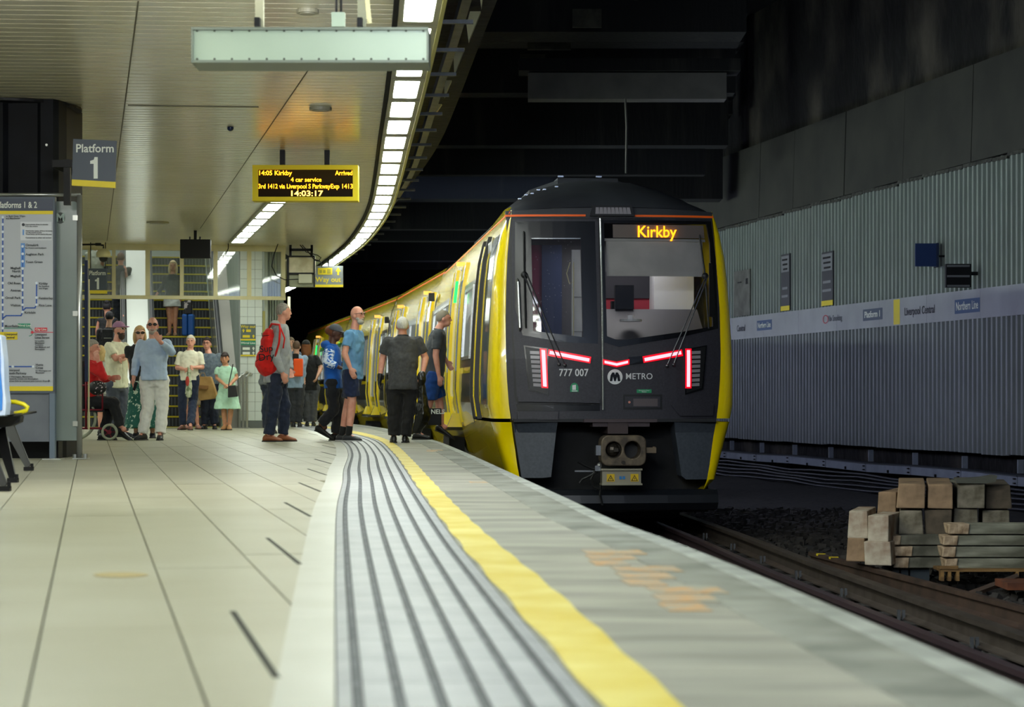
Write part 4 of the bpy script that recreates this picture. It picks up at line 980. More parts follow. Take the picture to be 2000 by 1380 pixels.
# ---- escalator hall
hall = empty('escalator_screen', (0, 0, 0), label='cream framed glazed screen over the escalator opening', cat='glazed screen')
def ep(px, z, off=0.0):
    q = (px-1000)/4400; X = q*(43.316+off)/(1-.18*q); return Vector((X, 42.2+off+.18*(X+6.2), z))
def ez(py, px=350): return HC-(py-HY)*ep(px, 0).y/F
def ebar(px0, py0, px1, py1, th, name, m, off=0.0, parent=hall, bevel=0):
    z1, z0 = ez(py0), ez(py1)
    a, b = ep(px0, z0, off), ep(px1, z0, off); n = Vector((-.177, .984, 0))*th
    c = MB().hexa([a, b, b+n, a+n]+[v+Vector((0, 0, z1-z0)) for v in (a, b, b+n, a+n)])
    return c.build(name, m, parent, bevel=bevel)
ebar(120, 474, 558, 489, .12, 'head_rail', m_cream)
ebar(120, 577, 558, 584, .12, 'sill_rail', m_cream)
for a, b in ((171, 176), (218.7, 226), (284, 293), (351.5, 359), (417, 425), (482.5, 491), (549, 557.5)): ebar(a, 488, b, 578, .11, 'mullion', m_cream, -.02)
ebar(171, 583, 176, 838, .1, 'jamb', m_cream, -.02)
pg = glass('pane_glass', 'b0c4b8', .10)
for a, b in ((130, 171), (176, 219), (226, 284), (293, 352), (359, 417), (425, 483), (491, 549)): ebar(a, 489, b, 577, .01, 'glass_pane', pg, .05)
for (a, b) in ((174, 209),):
    s = platform_sign(41.6, [(172, 524), (209, 524), (209, 573), (172, 573)], 0, 'platform_sign', 'smaller Platform 1 sign hanging below the dome camera at the glazed screen')
    for px in (176, 205): MB().bx(tuple(at(px, 524, 41.62)), (at(px+1.2, 524, 41.6).x, 41.64, ZC)).build('bracket', m_blk, s)
# dome camera
t = empty('dome_camera', (0, 0, 0), label='cream dome security camera on an arm above the smaller platform sign', cat='camera')
Y = 40.6
c = at(202, 497, Y); MB().ell(c, (.135, .135, .115), f=lambda p: Vector((p.x, p.y, max(p.z, -.05)))).build('camera_housing', m_cream, t, smooth=True)
MB().ell(c+Vector((0, 0, -.05)), (.085, .085, .09)).build('camera_dome', mat('dome_black', '0c0c10', .1), t, smooth=True)
MB().tube([at(140, 478, Y), at(186, 477, Y), at(202, 479, Y), at(202, 486, Y)], .018, 6).box(at(192, 477, Y), (.1, .06, .05)).build('camera_arm', m_blk, t)
# hall shell (behind the screen)
m_hw = mat('hall_white', 'b9c2b8', .5, c2='aab3a8', scale=1)
def hp(x, d, z): # x across at the screen line, d metres into the hall
    n = Vector((-.177, .984, 0)); u = Vector((.984, .177, 0)); o = Vector((-6.2, 42.2, 0)); return o+u*(x+6.2)+n*d+Vector((0, 0, z))
def hbox(x0, d0, z0, x1, d1, z1, mb=None):
    mb = mb or MB(); P = [hp(x0, d0, z0), hp(x1, d0, z0), hp(x1, d1, z0), hp(x0, d1, z0), hp(x0, d0, z1), hp(x1, d0, z1), hp(x1, d1, z1), hp(x0, d1, z1)]; return mb.hexa(P)
hbox(-14, 14, -1, -4.56, 14.2, 9).build('wall_hall_back', m_hw, kind='structure')
hbox(-14.2, 0, -1, -14, 14, 9).build('wall_hall_left', m_hw, kind='structure')
wt = hbox(-4.62, .36, -.3, -4.56, 14, 9).build('wall_hall_right', m_hw, kind='structure')
hbox(-14, .2, 8.2, -4.56, 14.2, 8.4).build('ceiling_hall', m_hw, kind='structure')
hbox(-16, .14, ZC+.0, -4.56, .3, 9).build('wall_above_screen', m_hw, kind='structure')
hbox(-12, -.4, -.02, -4.56, 1.0, .0).build('floor_hall', m_border, kind='structure')
# tiled pier right of the escalators
pier = MB(); a = ep(440, 0, .02); b_ = ep(513, 0, .02)
pier = hbox(-5.10, .02, 0, -4.68, .35, ZC).build('wall_pier', mat('grout', '8f9690', .7), kind='structure')
m_wt = mat('white_tile', 'c4ccc6', .3)
for r in range(19):
    for c_ in range(3):
        z0 = .14+r*.178; x0 = -5.10+c_*.14
        o = hbox(x0+.004, .005, z0+.004, x0+.136, .03, z0+.174).build('wall_tile', m_wt, pier)
hbox(-5.11, .0, 0, -4.67, .03, .13).build('tile_skirting', mat('dark_skirt', '5c605e', .5), pier)
ebar(513, 606, 518, 838, .2, 'jamb', mat('olive_jamb', '8f8a4c', .5))
# vertical fins behind the last pane
fb_ = MB()
for k in range(14): hbox(-4.93+k*.05, .9, 1.9, -4.905+k*.05, .97, 3.4, fb_)
hbox(-4.95, 1.05, 1.9, -4.2, 1.1, 3.44, fb_); fb_.build('fin_screen', mat('fin', '7f877c', .5), hall, kind='stuff')
area('hall_light', hp(-8, 6, 8.0), (0, 0, 0), 8, 9, 480, (.95, 1, .93))
area('hall_light_low', hp(-7.5, 1.6, 3.3), (0, 0, 0), 5, .8, 60, (.97, 1, .93))
# escalators
m_tread = mat('escalator_tread', '2b2e33', .5, metal=.3); m_ey = mat('step_yellow', 'c4b413', .5); m_bal = mat('balustrade', '9ea199', .25, metal=.6); m_hand = mat('handrail_rubber', '1b1d22', .4)
def escalator(x0, x1, label, n=19):
    e = empty('escalator', (0, 0, 0), label=label, cat='escalator')
    for k in range(n):
        d = .5+.345*k; z = .02+.2*k
        b = MB(); hbox(x0, d, z-.2, x1, d+.34, z, b)
        b.k = 1; hbox(x0+.02, d-.012, z-.025, x1-.02, d+.03, z+.004, b); hbox(x0, d-.004, z-.03, x0+.05, d+.34, z+.003, b); hbox(x1-.05, d-.004, z-.03, x1, d+.34, z+.003, b)
        b.k = 2
        for j in range(16): xx = x0+.08+(x1-x0-.16)*j/15; hbox(xx, d-.01, z-.19, xx+.02, d, z-.04, b)
        b.build('step', [m_tread, m_ey, mat('riser_rib', '50545a', .5)], e)
    hbox(x0-.1, -.35, 0, x1+.1, .5, .012).build('comb_plate', mat('comb_plate', '8f9270', .4, metal=.5), e)
    for s, xx in ((-1, x0-.04), (1, x1+.04)):
        b = MB(); P = [(-.05, .0), (.5, .0), (.5+.345*n, .2*n), (.5+.345*n, .2*n+.88), (.45, .90), (.1, .90), (-.12, .75), (-.18, .5), (-.12, .2)]
        b.prism([hp(xx-.02, d, z) for d, z in P], hp(xx+.02, 0, 0)-hp(xx-.02, 0, 0)); b.build('balustrade', m_bal, e)
        MB().tube([hp(xx+s*.03, d, z) for d, z in ((.3, .05), (-.05, .12), (-.22, .4), (-.2, .7), (0, .93), (.45, .98), (.5+.345*n, .2*n+.98))], .045, 8).build('handrail', m_hand, e, smooth=True)
    return e
e1 = escalator(-6.62, -5.47, 'right hand escalator carrying passengers down to the platform')
e2 = escalator(-8.47, -7.32, 'left hand escalator carrying passengers up, partly behind the map board')
def deck(x0, x1, z0, m, name, label, dn=0):
    b = MB(); b.prism([hp(x0, .1, 0), hp(x0, 7.1, 0), hp(x0, 7.1, 4+z0), hp(x0, .5, z0), hp(x0, .1, z0)], hp(x1, 0, 0)-hp(x0, 0, 0)); return b.build(name, m, label=label, cat='panel')
deck(-7.18, -6.76, .84, mat('deck_white', 'b4b9b2', .35, metal=.3), 'escalator_deck', 'pale metal deck between the two escalators')
deck(-5.36, -5.12, .80, mat('deck_grey', '85837a', .4, metal=.4, c2='77756c', scale=1), 'escalator_deck', 'grey metal cladding on the right side of the right escalator')
# railing at the right of the escalator
t = empty('guard_rail', (0, 0, 0), label='short stainless guard rail beside the foot of the right escalator', cat='railing')
for px, h in ((468, 1.0), (475, 1.05), (482, 1.02)):
    a = ep(px, 0, -.1-.1*(px-468)/7); MB().tube([a, a+Vector((0, 0, h-.05)), a+Vector((.05, .1, h)), a+Vector((.05, .4, h))], .026, 8).cyl(a+Vector((0, 0, .01)), .05, .02, 12).build('rail_post', m_silver, t, smooth=False)
# wall sign way out
def ztext(s, px, py, sz, m, parent, al='CENTER', off=-.03, bold=.01): return text(s, sz*1.0/104.3*1.35, ep(px, ez(py), off), (PI/2, 0, .1778), m, parent, align=al, bold=bold)
t = empty('way_out_sign', (0, 0, 0), label='dark wall sign reading Way out and Wirral Line beside the escalator', cat='sign')
ebar(470, 632, 499.5, 695, .02, 'sign_plate', mat('sign_grey', '55605c', .5), -.02, t)
for a, b in ((661, 664), (692, 695)): ebar(470, a, 499.5, b, .01, 'yellow_bar', m_sy, -.028, t)
ebar(470, 664.5, 499.5, 673, .01, 'green_bar', mat('sign_green', '1f7d5c', .5), -.028, t)
ztext('Way out', 484.5, 637, 6, m_sy, t); ztext('Wirral Line', 484.5, 669, 4.4, m_pw, t)
for py, mm in ((645, m_sy), (656, m_sy), (680, m_pw), (689, m_pw)):
    ebar(474, py-2.5, 488, py+2.5, .01, 'pictogram', mm, -.034, t) if py > 650 else ebar(481, py-2.5, 490, py+2.5, .01, 'pictogram', mm, -.034, t)
    for dx in (0,):
        x = 495 if py > 650 else 475.5; z = ez(py)
        a = ep(x, z, -.034); MB().prism([a+Vector((0, 0, .035)), a+Vector((-.028, 0, 0)), a+Vector((-.01, 0, 0)), a+Vector((-.01, 0, -.03)), a+Vector((.01, 0, -.03)), a+Vector((.01, 0, 0)), a+Vector((.028, 0, 0))], (0, .006, 0)).build('arrow', mm, t)
# hanging equipment box
t = empty('equipment_box', (0, 0, 0), label='dirty white equipment boxes in a black frame hanging at the end of the screen', cat='equipment')
Y = 42.0
b = MB(); bb(b, 563, 501, 614, 533, Y, .25); b.build('upper_box', mat('dirty_white', 'bcb59a', .5, c2='9c9478', scale=5), t)
b = MB(); bb(b, 564, 535, 613, 560, Y+.02, .22); b.build('lower_box', mat('dirty_green', '8e917a', .5, c2='7b7e68', scale=5), t, bevel=.01)
b = MB(); bb(b, 583, 535, 609, 553, Y-.05, .08); b.build('meter_box', mat('meter_grey', 'a3a38e', .4), t, bevel=.01)
b = MB()
for x in (565, 606.5): bb(b, x, 478, x+4.5, 502, Y+.05, .05)
bb(b, 565, 485, 611, 490, Y+.05, .05); bb(b, 560, 499, 615, 502, Y-.02, .05); bb(b, 560, 501, 564, 560, Y-.02, .05); bb(b, 612.5, 501, 615, 560, Y-.02, .05); bb(b, 561, 532, 615, 536, Y-.03, .05); b.build('hanging_frame', m_blk, t)
for pts in ([(543, 476), (534, 500), (531, 520), (540, 538), (556, 546), (583, 545)], [(586, 478), (598, 492), (620, 498), (627, 503), (622, 510), (614, 508)], [(590, 478), (604, 494), (612, 505), (625, 510), (628, 515), (629, 522)], [(446, 467), (446, 485), (440, 498)]):
    MB().tube([at(x, y, Y-.1) for x, y in pts], .009, 5).build('cable', m_blk, t)
# way out hanging sign
t = empty('way_out_hanging_sign', (0, 0, 0), label='grey Way out sign with arrow and yellow underline at the end of the light strip', cat='sign')
Y = 46.2
b = MB(); bb(b, 613, 519, 670, 556, Y, .06); b.build('sign_plate', mat('sign_midgrey', '7b8083', .5), t)
b = MB(); bb(b, 613, 555.5, 670, 560.5, Y-.005, .07); b.build('yellow_bar', m_sy, t)
b = MB(); bb(b, 621, 523, 649, 536, Y-.008, .01); b.build('yellow_plate', m_sy, t)
b = MB(); bb(b, 639, 525, 646, 534, Y-.012, .006); bb(b, 624, 527, 629, 533, Y-.012, .006); bb(b, 631, 527, 636, 533, Y-.012, .006); b.build('pictogram', mat('picto', '9a8f30', .5), t)
MB().prism([at(660.5, 522, Y-.01), at(655, 530, Y-.01), at(658.5, 530, Y-.01), at(658.5, 537, Y-.01), at(662.5, 537, Y-.01), at(662.5, 530, Y-.01), at(666, 530, Y-.01)], (0, .006, 0)).build('arrow', m_sy, t)
fit(text('Way out', .145, at(641, 546, Y-.008), FACE, m_sy, t, bold=.018), 50*Y/F)
MB().bx(tuple(at(640, 519, Y)), (at(643, 519, Y).x, Y+.04, ZC)).build('hanger', m_blk, t)
# second display beyond the pier and light tube
t = empty('far_display', (0, 0, 0), label='yellow framed display with orange lettering partly behind the grey haired man', cat='display')
Y = 44.5
b = MB(); bb(b, 514, 597, 562, 612, Y, .15); bb(b, 514, 612, 517, 640, Y, .15); b.build('display_frame', mat('display_yellow', 'e0c800', .6), t)
for x0, x1 in ((517, 530), (532, 543), (545, 557)): bb(MB(), x0, 599, x1, 607, Y-.01, .01).build('led_row', m_led, t)
bb(MB(), 562, 579, 566, 604, Y, .1).build('lit_end', mat('lit_end', 'e8f0c0', .5, emit=1.2), t)
# ================================================================ track side
m_rail = mat('rail_steel', '4d4641', .45, metal=.35, c2='33291f', scale=7, bump=.001)
RX = interp([(8, 3.3), (14.2, 2.74), (20, 2.28), (25.6, 1.93), (33, 1.30), (41.5, .40), (56, -1.6), (80, -5.6)])
def rail(fx_, y0, y1, name, m, ztop=-.95, h=.155, w=.07, label=None, step=1.2):
    pr = [(-w/2, 0), (w/2, 0), (w/2, -.035), (.01, -.05), (.01, -h+.03), (.07, -h+.012), (.07, -h), (-.07, -h), (-.07, -h+.012), (-.01, -h+.03), (-.01, -.05), (-w/2, -.035)]
    rs = []; y = y0
    while y <= y1+1e-6: rs.append([(fx_(y)+a, y, ztop+b) for a, b in pr]); y += step
    return MB().rings(rs).build(name, m, label=label, cat='rail')
rail(RX, 8, 80, 'running_rail', mat('rail_purple', '4a3a3e', .35, metal=.4), label='running rail of the track nearest the platform edge lip', w=.075)
rail(lambda y: RX(y)-1.5, 8, 80, 'running_rail', m_rail, label='running rail hidden close under the platform edge')
cr = rail(lambda y: RX(y)+.46, 8, 60, 'conductor_rail', mat('conductor', '4c443d', .5, metal=.3, c2='383029', scale=6), ztop=-.90, h=.17, w=.10, label='thick conductor rail standing on insulators right of the running rail')
y = 9.2
while y < 40:
    x = RX(y)+.46
    for dx in (-.09,): MB().bx((x+dx-.02, y-.02, -1.12), (x+dx+.0, y+.02, -1.0)).bx((x+dx+.015, y-.02, -1.12), (x+dx+.035, y+.02, -1.0)).build('clip', m_grs, cr)
    MB().bx((x-.08, y-.1, -1.2), (x+.08, y+.1, -1.07)).build('insulator', m_blk, cr); y += 1.9
lr = rail(interp([(12, 4.28), (16.3, 3.7), (22.6, 2.87)]), 12, 22.6, 'loose_rail', mat('rusty_rail', '4d3b30', .6, metal=.2, c2='32261f', scale=5), ztop=-.93, label='rusty spare rail lying loose in front of the concrete blocks', step=.5305)
for yy in (21.3, 21.75): MB().box((interp([(12, 4.28), (16.3, 3.7), (22.6, 2.87)])(yy), yy, -.935), (.085, .05, .02)).build('yellow_mark', m_sy, lr)
# sleepers under the track
m_slp = mat('sleeper', '2d2a27', .9, c2='1f1d1b', scale=5)
s0 = MB().bx((-1.25, -.13, -.15), (1.25, .13, 0)).build('sleeper', m_slp, track)
for k in range(48):
    y = 10+k*.72; o = s0 if k == 0 else copy_of(s0, track); o.location = (RX(y)-.75, y, -1.07); o.rotation_euler = (0, 0, .06)
# concrete sleepers stacked
cm = [mat('block_tan', 'a68a6a', .85, c2='6e5a44', scale=6, bump=.006, bscale=20, thr=(.3, .7)), mat('block_pale', 'c4bca6', .85, c2='8a705a', scale=5, bump=.008, bscale=18), mat('block_grey', '8a8270', .85, c2='47422f', scale=7, bump=.008, bscale=18), mat('block_brown', '5f5444', .9, c2='453d31', scale=8, bump=.01, bscale=15)]
def block(x0, y0, x1, y1, Y, L, m, label, rz=-.175, name='concrete_block'):
    a, b = at(x0, y1, Y), at(x1, y0, Y); w, h = b.x-a.x, b.z-a.z
    j = [R.uniform(-.009, .009) for _ in range(16)]
    P = [(-w/2+j[0], 0, 0+j[1]*.3), (w/2+j[2], 0, j[3]*.3), (w/2+j[4], L, 0), (-w/2+j[5], L, 0), (-w/2+.005+j[6], j[7], h+j[8]*.4), (w/2-.005+j[9], j[10], h+j[11]*.4), (w/2-.005, L, h), (-w/2+.005, L, h)]
    o = MB().hexa(P).build(name, m, loc=((a.x+b.x)/2, Y, a.z), rot=(0, 0, rz), bevel=.009, label=label, cat='concrete block', group='stacked concrete blocks')
    return o
S = 20.2
block(1752.5, 945, 1807, 992, S, 1.6, cm[0], 'tan concrete block, leftmost of the top row')
block(1811, 945, 1860.5, 993, S, 1.6, cm[0], 'tan concrete block with a white chip, second in the top row')
block(1868, 943, 1924, 992, S+.05, 1.5, cm[2], 'grey pitted concrete block, third in the top row')
block(1926, 947, 1975, 993, S+.15, 1.5, cm[3], 'dark brown concrete block, rightmost of the top row')
block(1755, 996, 1803, 1043, S, 1.6, cm[2], 'concrete block with a dark lower half, leftmost of the second row')
block(1807, 995, 1859, 1043, S+.02, 1.6, cm[3], 'rough brown concrete block, second of the second row')
block(1862, 993, 1910, 1034, S+.1, 1.5, cm[2], 'rough grey concrete block, third of the second row')
block(1920, 997, 1971, 1036, S+.12, 1.5, cm[2], 'broken concrete block, rightmost of the second row')
block(1714, 960, 1750, 1008, S+.7, 1.2, cm[0], 'tan concrete block set back left of the top row', -.34)
block(1656, 997, 1694, 1051, S-.1, .8, cm[1], 'pale concrete block, upper left of the low left stack', -.26)
block(1695, 1006, 1735, 1058, S-.35, .7, cm[1], 'near white concrete block beside the upper left one', -.34)
block(1654, 1050, 1688, 1096, S-.1, .8, cm[0], 'flaking concrete block, lower left of the low left stack', -.26)
block(1687, 1057, 1741, 1104, S-.35, .7, cm[1], 'pale flaking block under the near white one', -.34)
m_mos = mat('mossy_concrete', '716f60', .85, c2='4a493d', scale=6, thr=(.35, .65), bump=.006, bscale=20); m_pl = mat('pale_concrete', '8f8f7c', .85, c2='5c5b4b', scale=6, stretch=(.4, 1, 2), bump=.006, bscale=20)
m_brk = mat('broken_end', 'c0aa8c', .9, c2='8a7459', scale=14, bump=.01, bscale=30)
def slab(x0, y0, x1, y1, Y, e, m, label):
    a, b = at(x0, y1, Y), at(x1, y0, Y); h = b.z-a.z; ew = e*Y/F
    mb = MB(); mb.k = 0; mb.hexa([(ew, .02, .0), (b.x-a.x, .02, 0), (b.x-a.x, .24, 0), (ew, .24, 0), (ew, .02, h-.006), (b.x-a.x, .02, h-.006), (b.x-a.x, .24, h-.006), (ew, .24, h-.006)])
    mb.k = 1; mb.hexa([(0, .0, .004), (ew, 0, 0), (ew, .24, 0), (.02, .24, .0), (.012, 0, h-.012), (ew+.01, 0, h-.006), (ew, .24, h-.006), (0, .24, h-.006)])
    mb.build('concrete_post', [m, m_brk], loc=(a.x, Y, a.z), bevel=.008, label=label, cat='concrete post', group='stacked concrete posts')
for i, (a, b) in enumerate(((1044, 1064), (1065, 1086), (1087, 1109))): slab((1743, 1741, 1744)[i], a, 1842, b, S-.2, (15, 40, 30)[i], m_mos, ('mossy green concrete post, top of the left pile', 'mossy concrete post with a crumbled end, middle of the left pile', 'mossy concrete post, bottom of the left pile')[i])
for i, (a, b) in enumerate(((1021, 1043), (1044, 1065), (1066, 1088), (1089, 1110))): slab((1852, 1842, 1840, 1845)[i], a, 2040, b, S-.5, (40, 28, 26, 24)[i], m_pl, ('long concrete post, topmost of the right pile', 'long concrete post, second from top of the right pile', 'long concrete post, third from top of the right pile', 'long concrete post, bottom of the right pile')[i])
t = empty('pallet', (0, 0, 0), label='worn wooden pallet under the right pile of concrete posts', cat='pallet')
m_wood = mat('pallet_wood', '8a6a3c', .8, c2='63492a', scale=4, stretch=(1, 6, 6))
bb(MB(), 1838, 1110, 2040, 1116, S-.55, .5).build('deck_board', m_wood, t)
for x in (1838, 1852, 1868, 1984): bb(MB(), x, 1116, x+6, 1134, S-.55, .1).build('pallet_block', m_wood, t)
bb(MB(), 1836, 1105, 1872, 1111, S-.56, .05).build('edge_board', m_wood, t)
t = empty('support_crate', (0, 0, 0), label='dark blue grey crates under the left pile of posts', cat='crate')
for a, b in ((1742, 1756), (1760, 1774), (1778, 1815)): bb(MB(), a, 1109, b, 1142, S-.1, .5).build('crate_side', mat('crate_blue', '2b3338', .7), t)
tp = MB(); tp.prism([at(1868, 938, S), at(1930, 932, S), at(1948, 928, S), at(1945, 940, S), at(1925, 944, S), at(1868, 943, S)], (0, .3, 0)); tp.build('broken_timber', mat('old_timber', '55564c', .9), label='short broken timber lying on top of the block stack', cat='timber')
MB().tube([at(1895, 1160, 19.5), at(1990, 1125, 19.4)], .03, 4).build('iron_bar', mat('rusty_rail', '5b4538', .6), label='rusty iron bar propped against the pallet', cat='iron bar')
bb(MB(), 1968, 1138, 2040, 1152, 18.9, .5).build('rusty_plate', mat('rust', '6e3d24', .8, c2='4d2c1c', scale=8), label='rusty steel plate beside the pallet at the right edge', cat='steel plate')
# trunking along the wall foot
def WPX(px): Yw = 15.24/((px-1000)/4400+.195); return (Yw-20)/math.cos(ang)
m_tr = mat('trunking', '8b929c', .5, c2='7a828c', scale=3)
tr = empty('cable_trunking', (0, 0, 0), label='pale grey cable trunking running along the foot of the track wall', cat='trunking')
s = 2.0; k = 0
while s < 42:
    L = 2.3; w1 = .015*math.sin(k*1.9); w2 = .015*math.sin((k+1)*1.9)
    for (lo, hi, o0) in ((-.80, -.655, .30),):
        MB().hexa([wp(s, lo+w1, o0), wp(s, lo+w1, o0+.08), wp(s+L-.03, lo+w2, o0+.08), wp(s+L-.03, lo+w2, o0), wp(s, hi+w1, o0), wp(s, hi+w1, o0+.08), wp(s+L-.03, hi+w2, o0+.08), wp(s+L-.03, hi+w2, o0)]).build('trunking_length', m_tr, tr)
        MB().hexa([wp(s, hi+w1, o0-.2), wp(s, hi+w1, o0+.09), wp(s+L-.03, hi+w2, o0+.09), wp(s+L-.03, hi+w2, o0-.2), wp(s, hi+.02+w1, o0-.2), wp(s, hi+.02+w1, o0+.09), wp(s+L-.03, hi+.02+w2, o0+.09), wp(s+L-.03, hi+.02+w2, o0-.2)]).build('trunking_lid', mat('lid_dark', '3c4046', .6), tr)
    for dz in (-.69, -.76): MB().box(wp(s+.08, dz+w1, .39), (.04, .08, .02)).build('strap', m_blk, tr)
    MB().box(wp(s+1.1, -.77, .39), (.03, .06, .05)).build('bracket', m_blk, tr)
    MB().bx(tuple(wp(s+.6, -.64, .0)), tuple(wp(s+.66, -.42, .05)+Vector((-.03, .03, 0)))).build('stub_post', m_tr, tr)
    s += L; k += 1
m_cab = mat('cable_black', '24262a', .4)
for k in range(5):
    MB().tube([wp(q*1.5, -.88-.055*k+.02*math.sin(q*1.3+k)+.012*math.sin(q*3.1), .45+.12*k) for q in range(-4, 28)], .028, 6).build('track_cable', m_cab, label=('uppermost', 'second highest', 'middle', 'second lowest', 'lowest')[k]+' black cable sagging along the wall foot', cat='cable', group='cables along the track wall', smooth=True)
# frieze lettering and boards, read towards the track
WROT = Matrix((( -wdir.x, 0, wn.x), (-wdir.y, 0, wn.y), (0, 1, 0))).to_euler()
def wtext(s_, pa, pb, z, h, m, bold=.015, parent=wall):
    sa, sb = WPX(pa), WPX(pb); o = text(s_, h, wp((sa+sb)/2, z, .082), WROT, m, parent, bold=bold, ext=.001); fit(o, abs(sa-sb)); return o
def wboard(pa, pb, z0, z1, m, name, out=.078, th=.006, parent=wall):
    a, b = WPX(pa), WPX(pb)
    return MB().hexa([wp(a, z0, out-th), wp(a, z0, out), wp(b, z0, out), wp(b, z0, out-th), wp(a, z1, out-th), wp(a, z1, out), wp(b, z1, out), wp(b, z1, out-th)]).build(name, m, parent)
m_nb = mat('board_blue', '14406e', .45); m_ng = mat('board_slate', '39465a', .45); m_ft = mat('frieze_text', '2a2c33', .5)
wboard(1873, 1922, 2.01, 2.25, m_nb, 'frieze_board'); wtext('Northern Line', 1876, 1919, 2.13, .2, m_pw)
wtext('Liverpool Central', 1775, 1834, 2.13, .2, m_ft); wboard(1753, 1765, 1.92, 2.38, m_sy, 'frieze_mark')
wboard(1693, 1731, 2.04, 2.26, m_ng, 'frieze_board'); wtext('Platform 1', 1697, 1727, 2.15, .17, m_pw)
wtext('No Smoking', 1625, 1652, 2.15, .17, mat('text_mid', '5c5f66', .5)); 
b = MB(); c_ = wp(WPX(1620), 2.15, .085); b.rings([[c_+(-wdir*math.cos(t_)*r_*2+Vector((0, 0, math.sin(t_)*r_))) for t_ in [2*PI*k/20 for k in range(20)]] for r_ in (.085, .07)], caps=False); b.build('no_smoking_ring', m_rr, wall)
wboard(1485, 1514, 2.05, 2.27, m_nb, 'frieze_board'); wtext('Northern Line', 1487, 1512, 2.16, .17, m_pw); wtext('Central', 1446, 1462, 2.14, .2, m_ft)
def poster(pa, pb, z0, z1, lab, dark=True):
    t = empty('wall_poster', (0, 0, 0), label=lab, cat='poster')
    wboard(pa, pb, z0, z1, mat('poster_dark', '35353a', .5) if dark else mat('poster_grey', '64645f', .6, c2='45453f', scale=3), 'poster_sheet', .10, .05, t)
    if dark:
        wboard(pa, pb, z0, z0+.1, m_sy, 'yellow_bar', .106, .006, t); wboard(pa+1, pb-1, z1-.38, z1-.04, mat('poster_pale', '77797c', .5), 'poster_header', .106, .006, t)
        for q in (0, 1, 2): wboard(pa+3+q, pb-4, z1-.14-.1*q, z1-.1-.1*q, m_blk, 'header_mark', .11, .006, t)
        wboard(pa+3, pb-4, z0+.45, z0+.5, mat('poster_pale', '77797c', .5), 'text_block', .106, .006, t); wboard(pa+2, pb-3, z0+.28, z0+.33, mat('poster_pale', '77797c', .5), 'text_block', .106, .006, t)
    else:
        wboard(pa+8, pb-17, z0+.75, z1-.25, m_blk, 'dark_figure', .106, .006, t); wboard(pa+24, pb-4, z0+.7, z1-.2, m_blk, 'dark_figure', .106, .006, t)
poster(1534, 1551, 2.42, 3.62, 'narrow dark notice with pale header, the one nearer the train'); poster(1614, 1636, 2.42, 3.50, 'narrow dark notice with pale header above the No Smoking lettering'); poster(1441, 1473, 2.42, 3.45, 'wide grey poster partly behind the train side', False)
Yb = 39.2; t = empty('blue_sign', (0, 0, 0), label='blank dark blue square sign projecting from the track wall', cat='sign'); bb(MB(), 1788, 475, 1829, 520, Yb, .05).build('sign_plate', mat('deep_blue', '0a2a5a', .5), t); bb(MB(), 1829, 474, 1834, 521, Yb, .25).build('sign_side', mat('deep_blue2', '0a1e3e', .5), t); MB().tube([at(1832, 500, Yb), at(1846, 500, Yb+.1)], .02, 6).build('bracket', m_blk, t)
Yb = 37.6; t = empty('ventilation_grille', (0, 0, 0), label='black framed grille box with pale bars on the track wall', cat='grille'); bb(MB(), 1848, 515, 1897, 561, Yb, .12).build('grille_box', m_blk, t)
for a in (517, 537, 556): bb(MB(), 1850, a, 1894, a+4, Yb-.01, .01).build('pale_bar', mat('bar_grey', '66686a', .5), t)
MB().box(at(1903, 534, Yb+.05), (.11, .05, .06)).build('bracket', m_blk, t)
# ================================================================ people
def D2(a): a = math.radians(a); return Vector((math.sin(a), -math.cos(a), 0))     # 0 faces the camera, 90 faces picture right
def limb(mb, p0, r0, p1, r1, n=10, bulge=0.0, flat0=False, flat1=False):
    p0, p1 = Vector(p0), Vector(p1); d = (p1-p0)
    if d.length < 1e-4: return mb
    L = d.length; d = d/L
    pts, rr_ = [], []
    if flat0: pts += [p0]; rr_ += [r0]
    else: pts += [p0-d*r0*.92, p0-d*r0*.5, p0]; rr_ += [r0*.38, r0*.86, r0]
    pts += [p0+d*L*.35, p0+d*L*.7]; rr_ += [(r0+(r1-r0)*.35)*(1+bulge), (r0+(r1-r0)*.7)*(1+bulge*.4)]
    if flat1: pts += [p1]; rr_ += [r1]
    else: pts += [p1, p1+d*r1*.5, p1+d*r1*.92]; rr_ += [r1, r1*.86, r1*.38]
    return mb.tube(pts, rr_, n)
def torso(mb, rs, w, d, n=18):
    return mb.rings([[c+w*(a*math.copysign(abs(math.cos(t))**.8, math.cos(t)))+d*(b*math.copysign(abs(math.sin(t))**.8, math.sin(t))) for t in [2*PI*k/n for k in range(n)]] for c, a, b in rs])
def remesh(o, vox, it=3, disp=None):
    r = o.modifiers.new('remesh', 'REMESH'); r.mode = 'VOXEL'; r.voxel_size = vox; r.use_smooth_shade = True
    s = o.modifiers.new('smooth', 'SMOOTH'); s.factor = .5; s.iterations = it
    if disp:
        tx = bpy.data.textures.get('folds') or bpy.data.textures.new('folds', 'CLOUDS'); tx.noise_scale = .085; tx.noise_depth = 1
        m = o.modifiers.new('folds', 'DISPLACE'); m.texture = tx; m.strength = disp; m.mid_level = .5; m.texture_coords = 'GLOBAL'
    return o
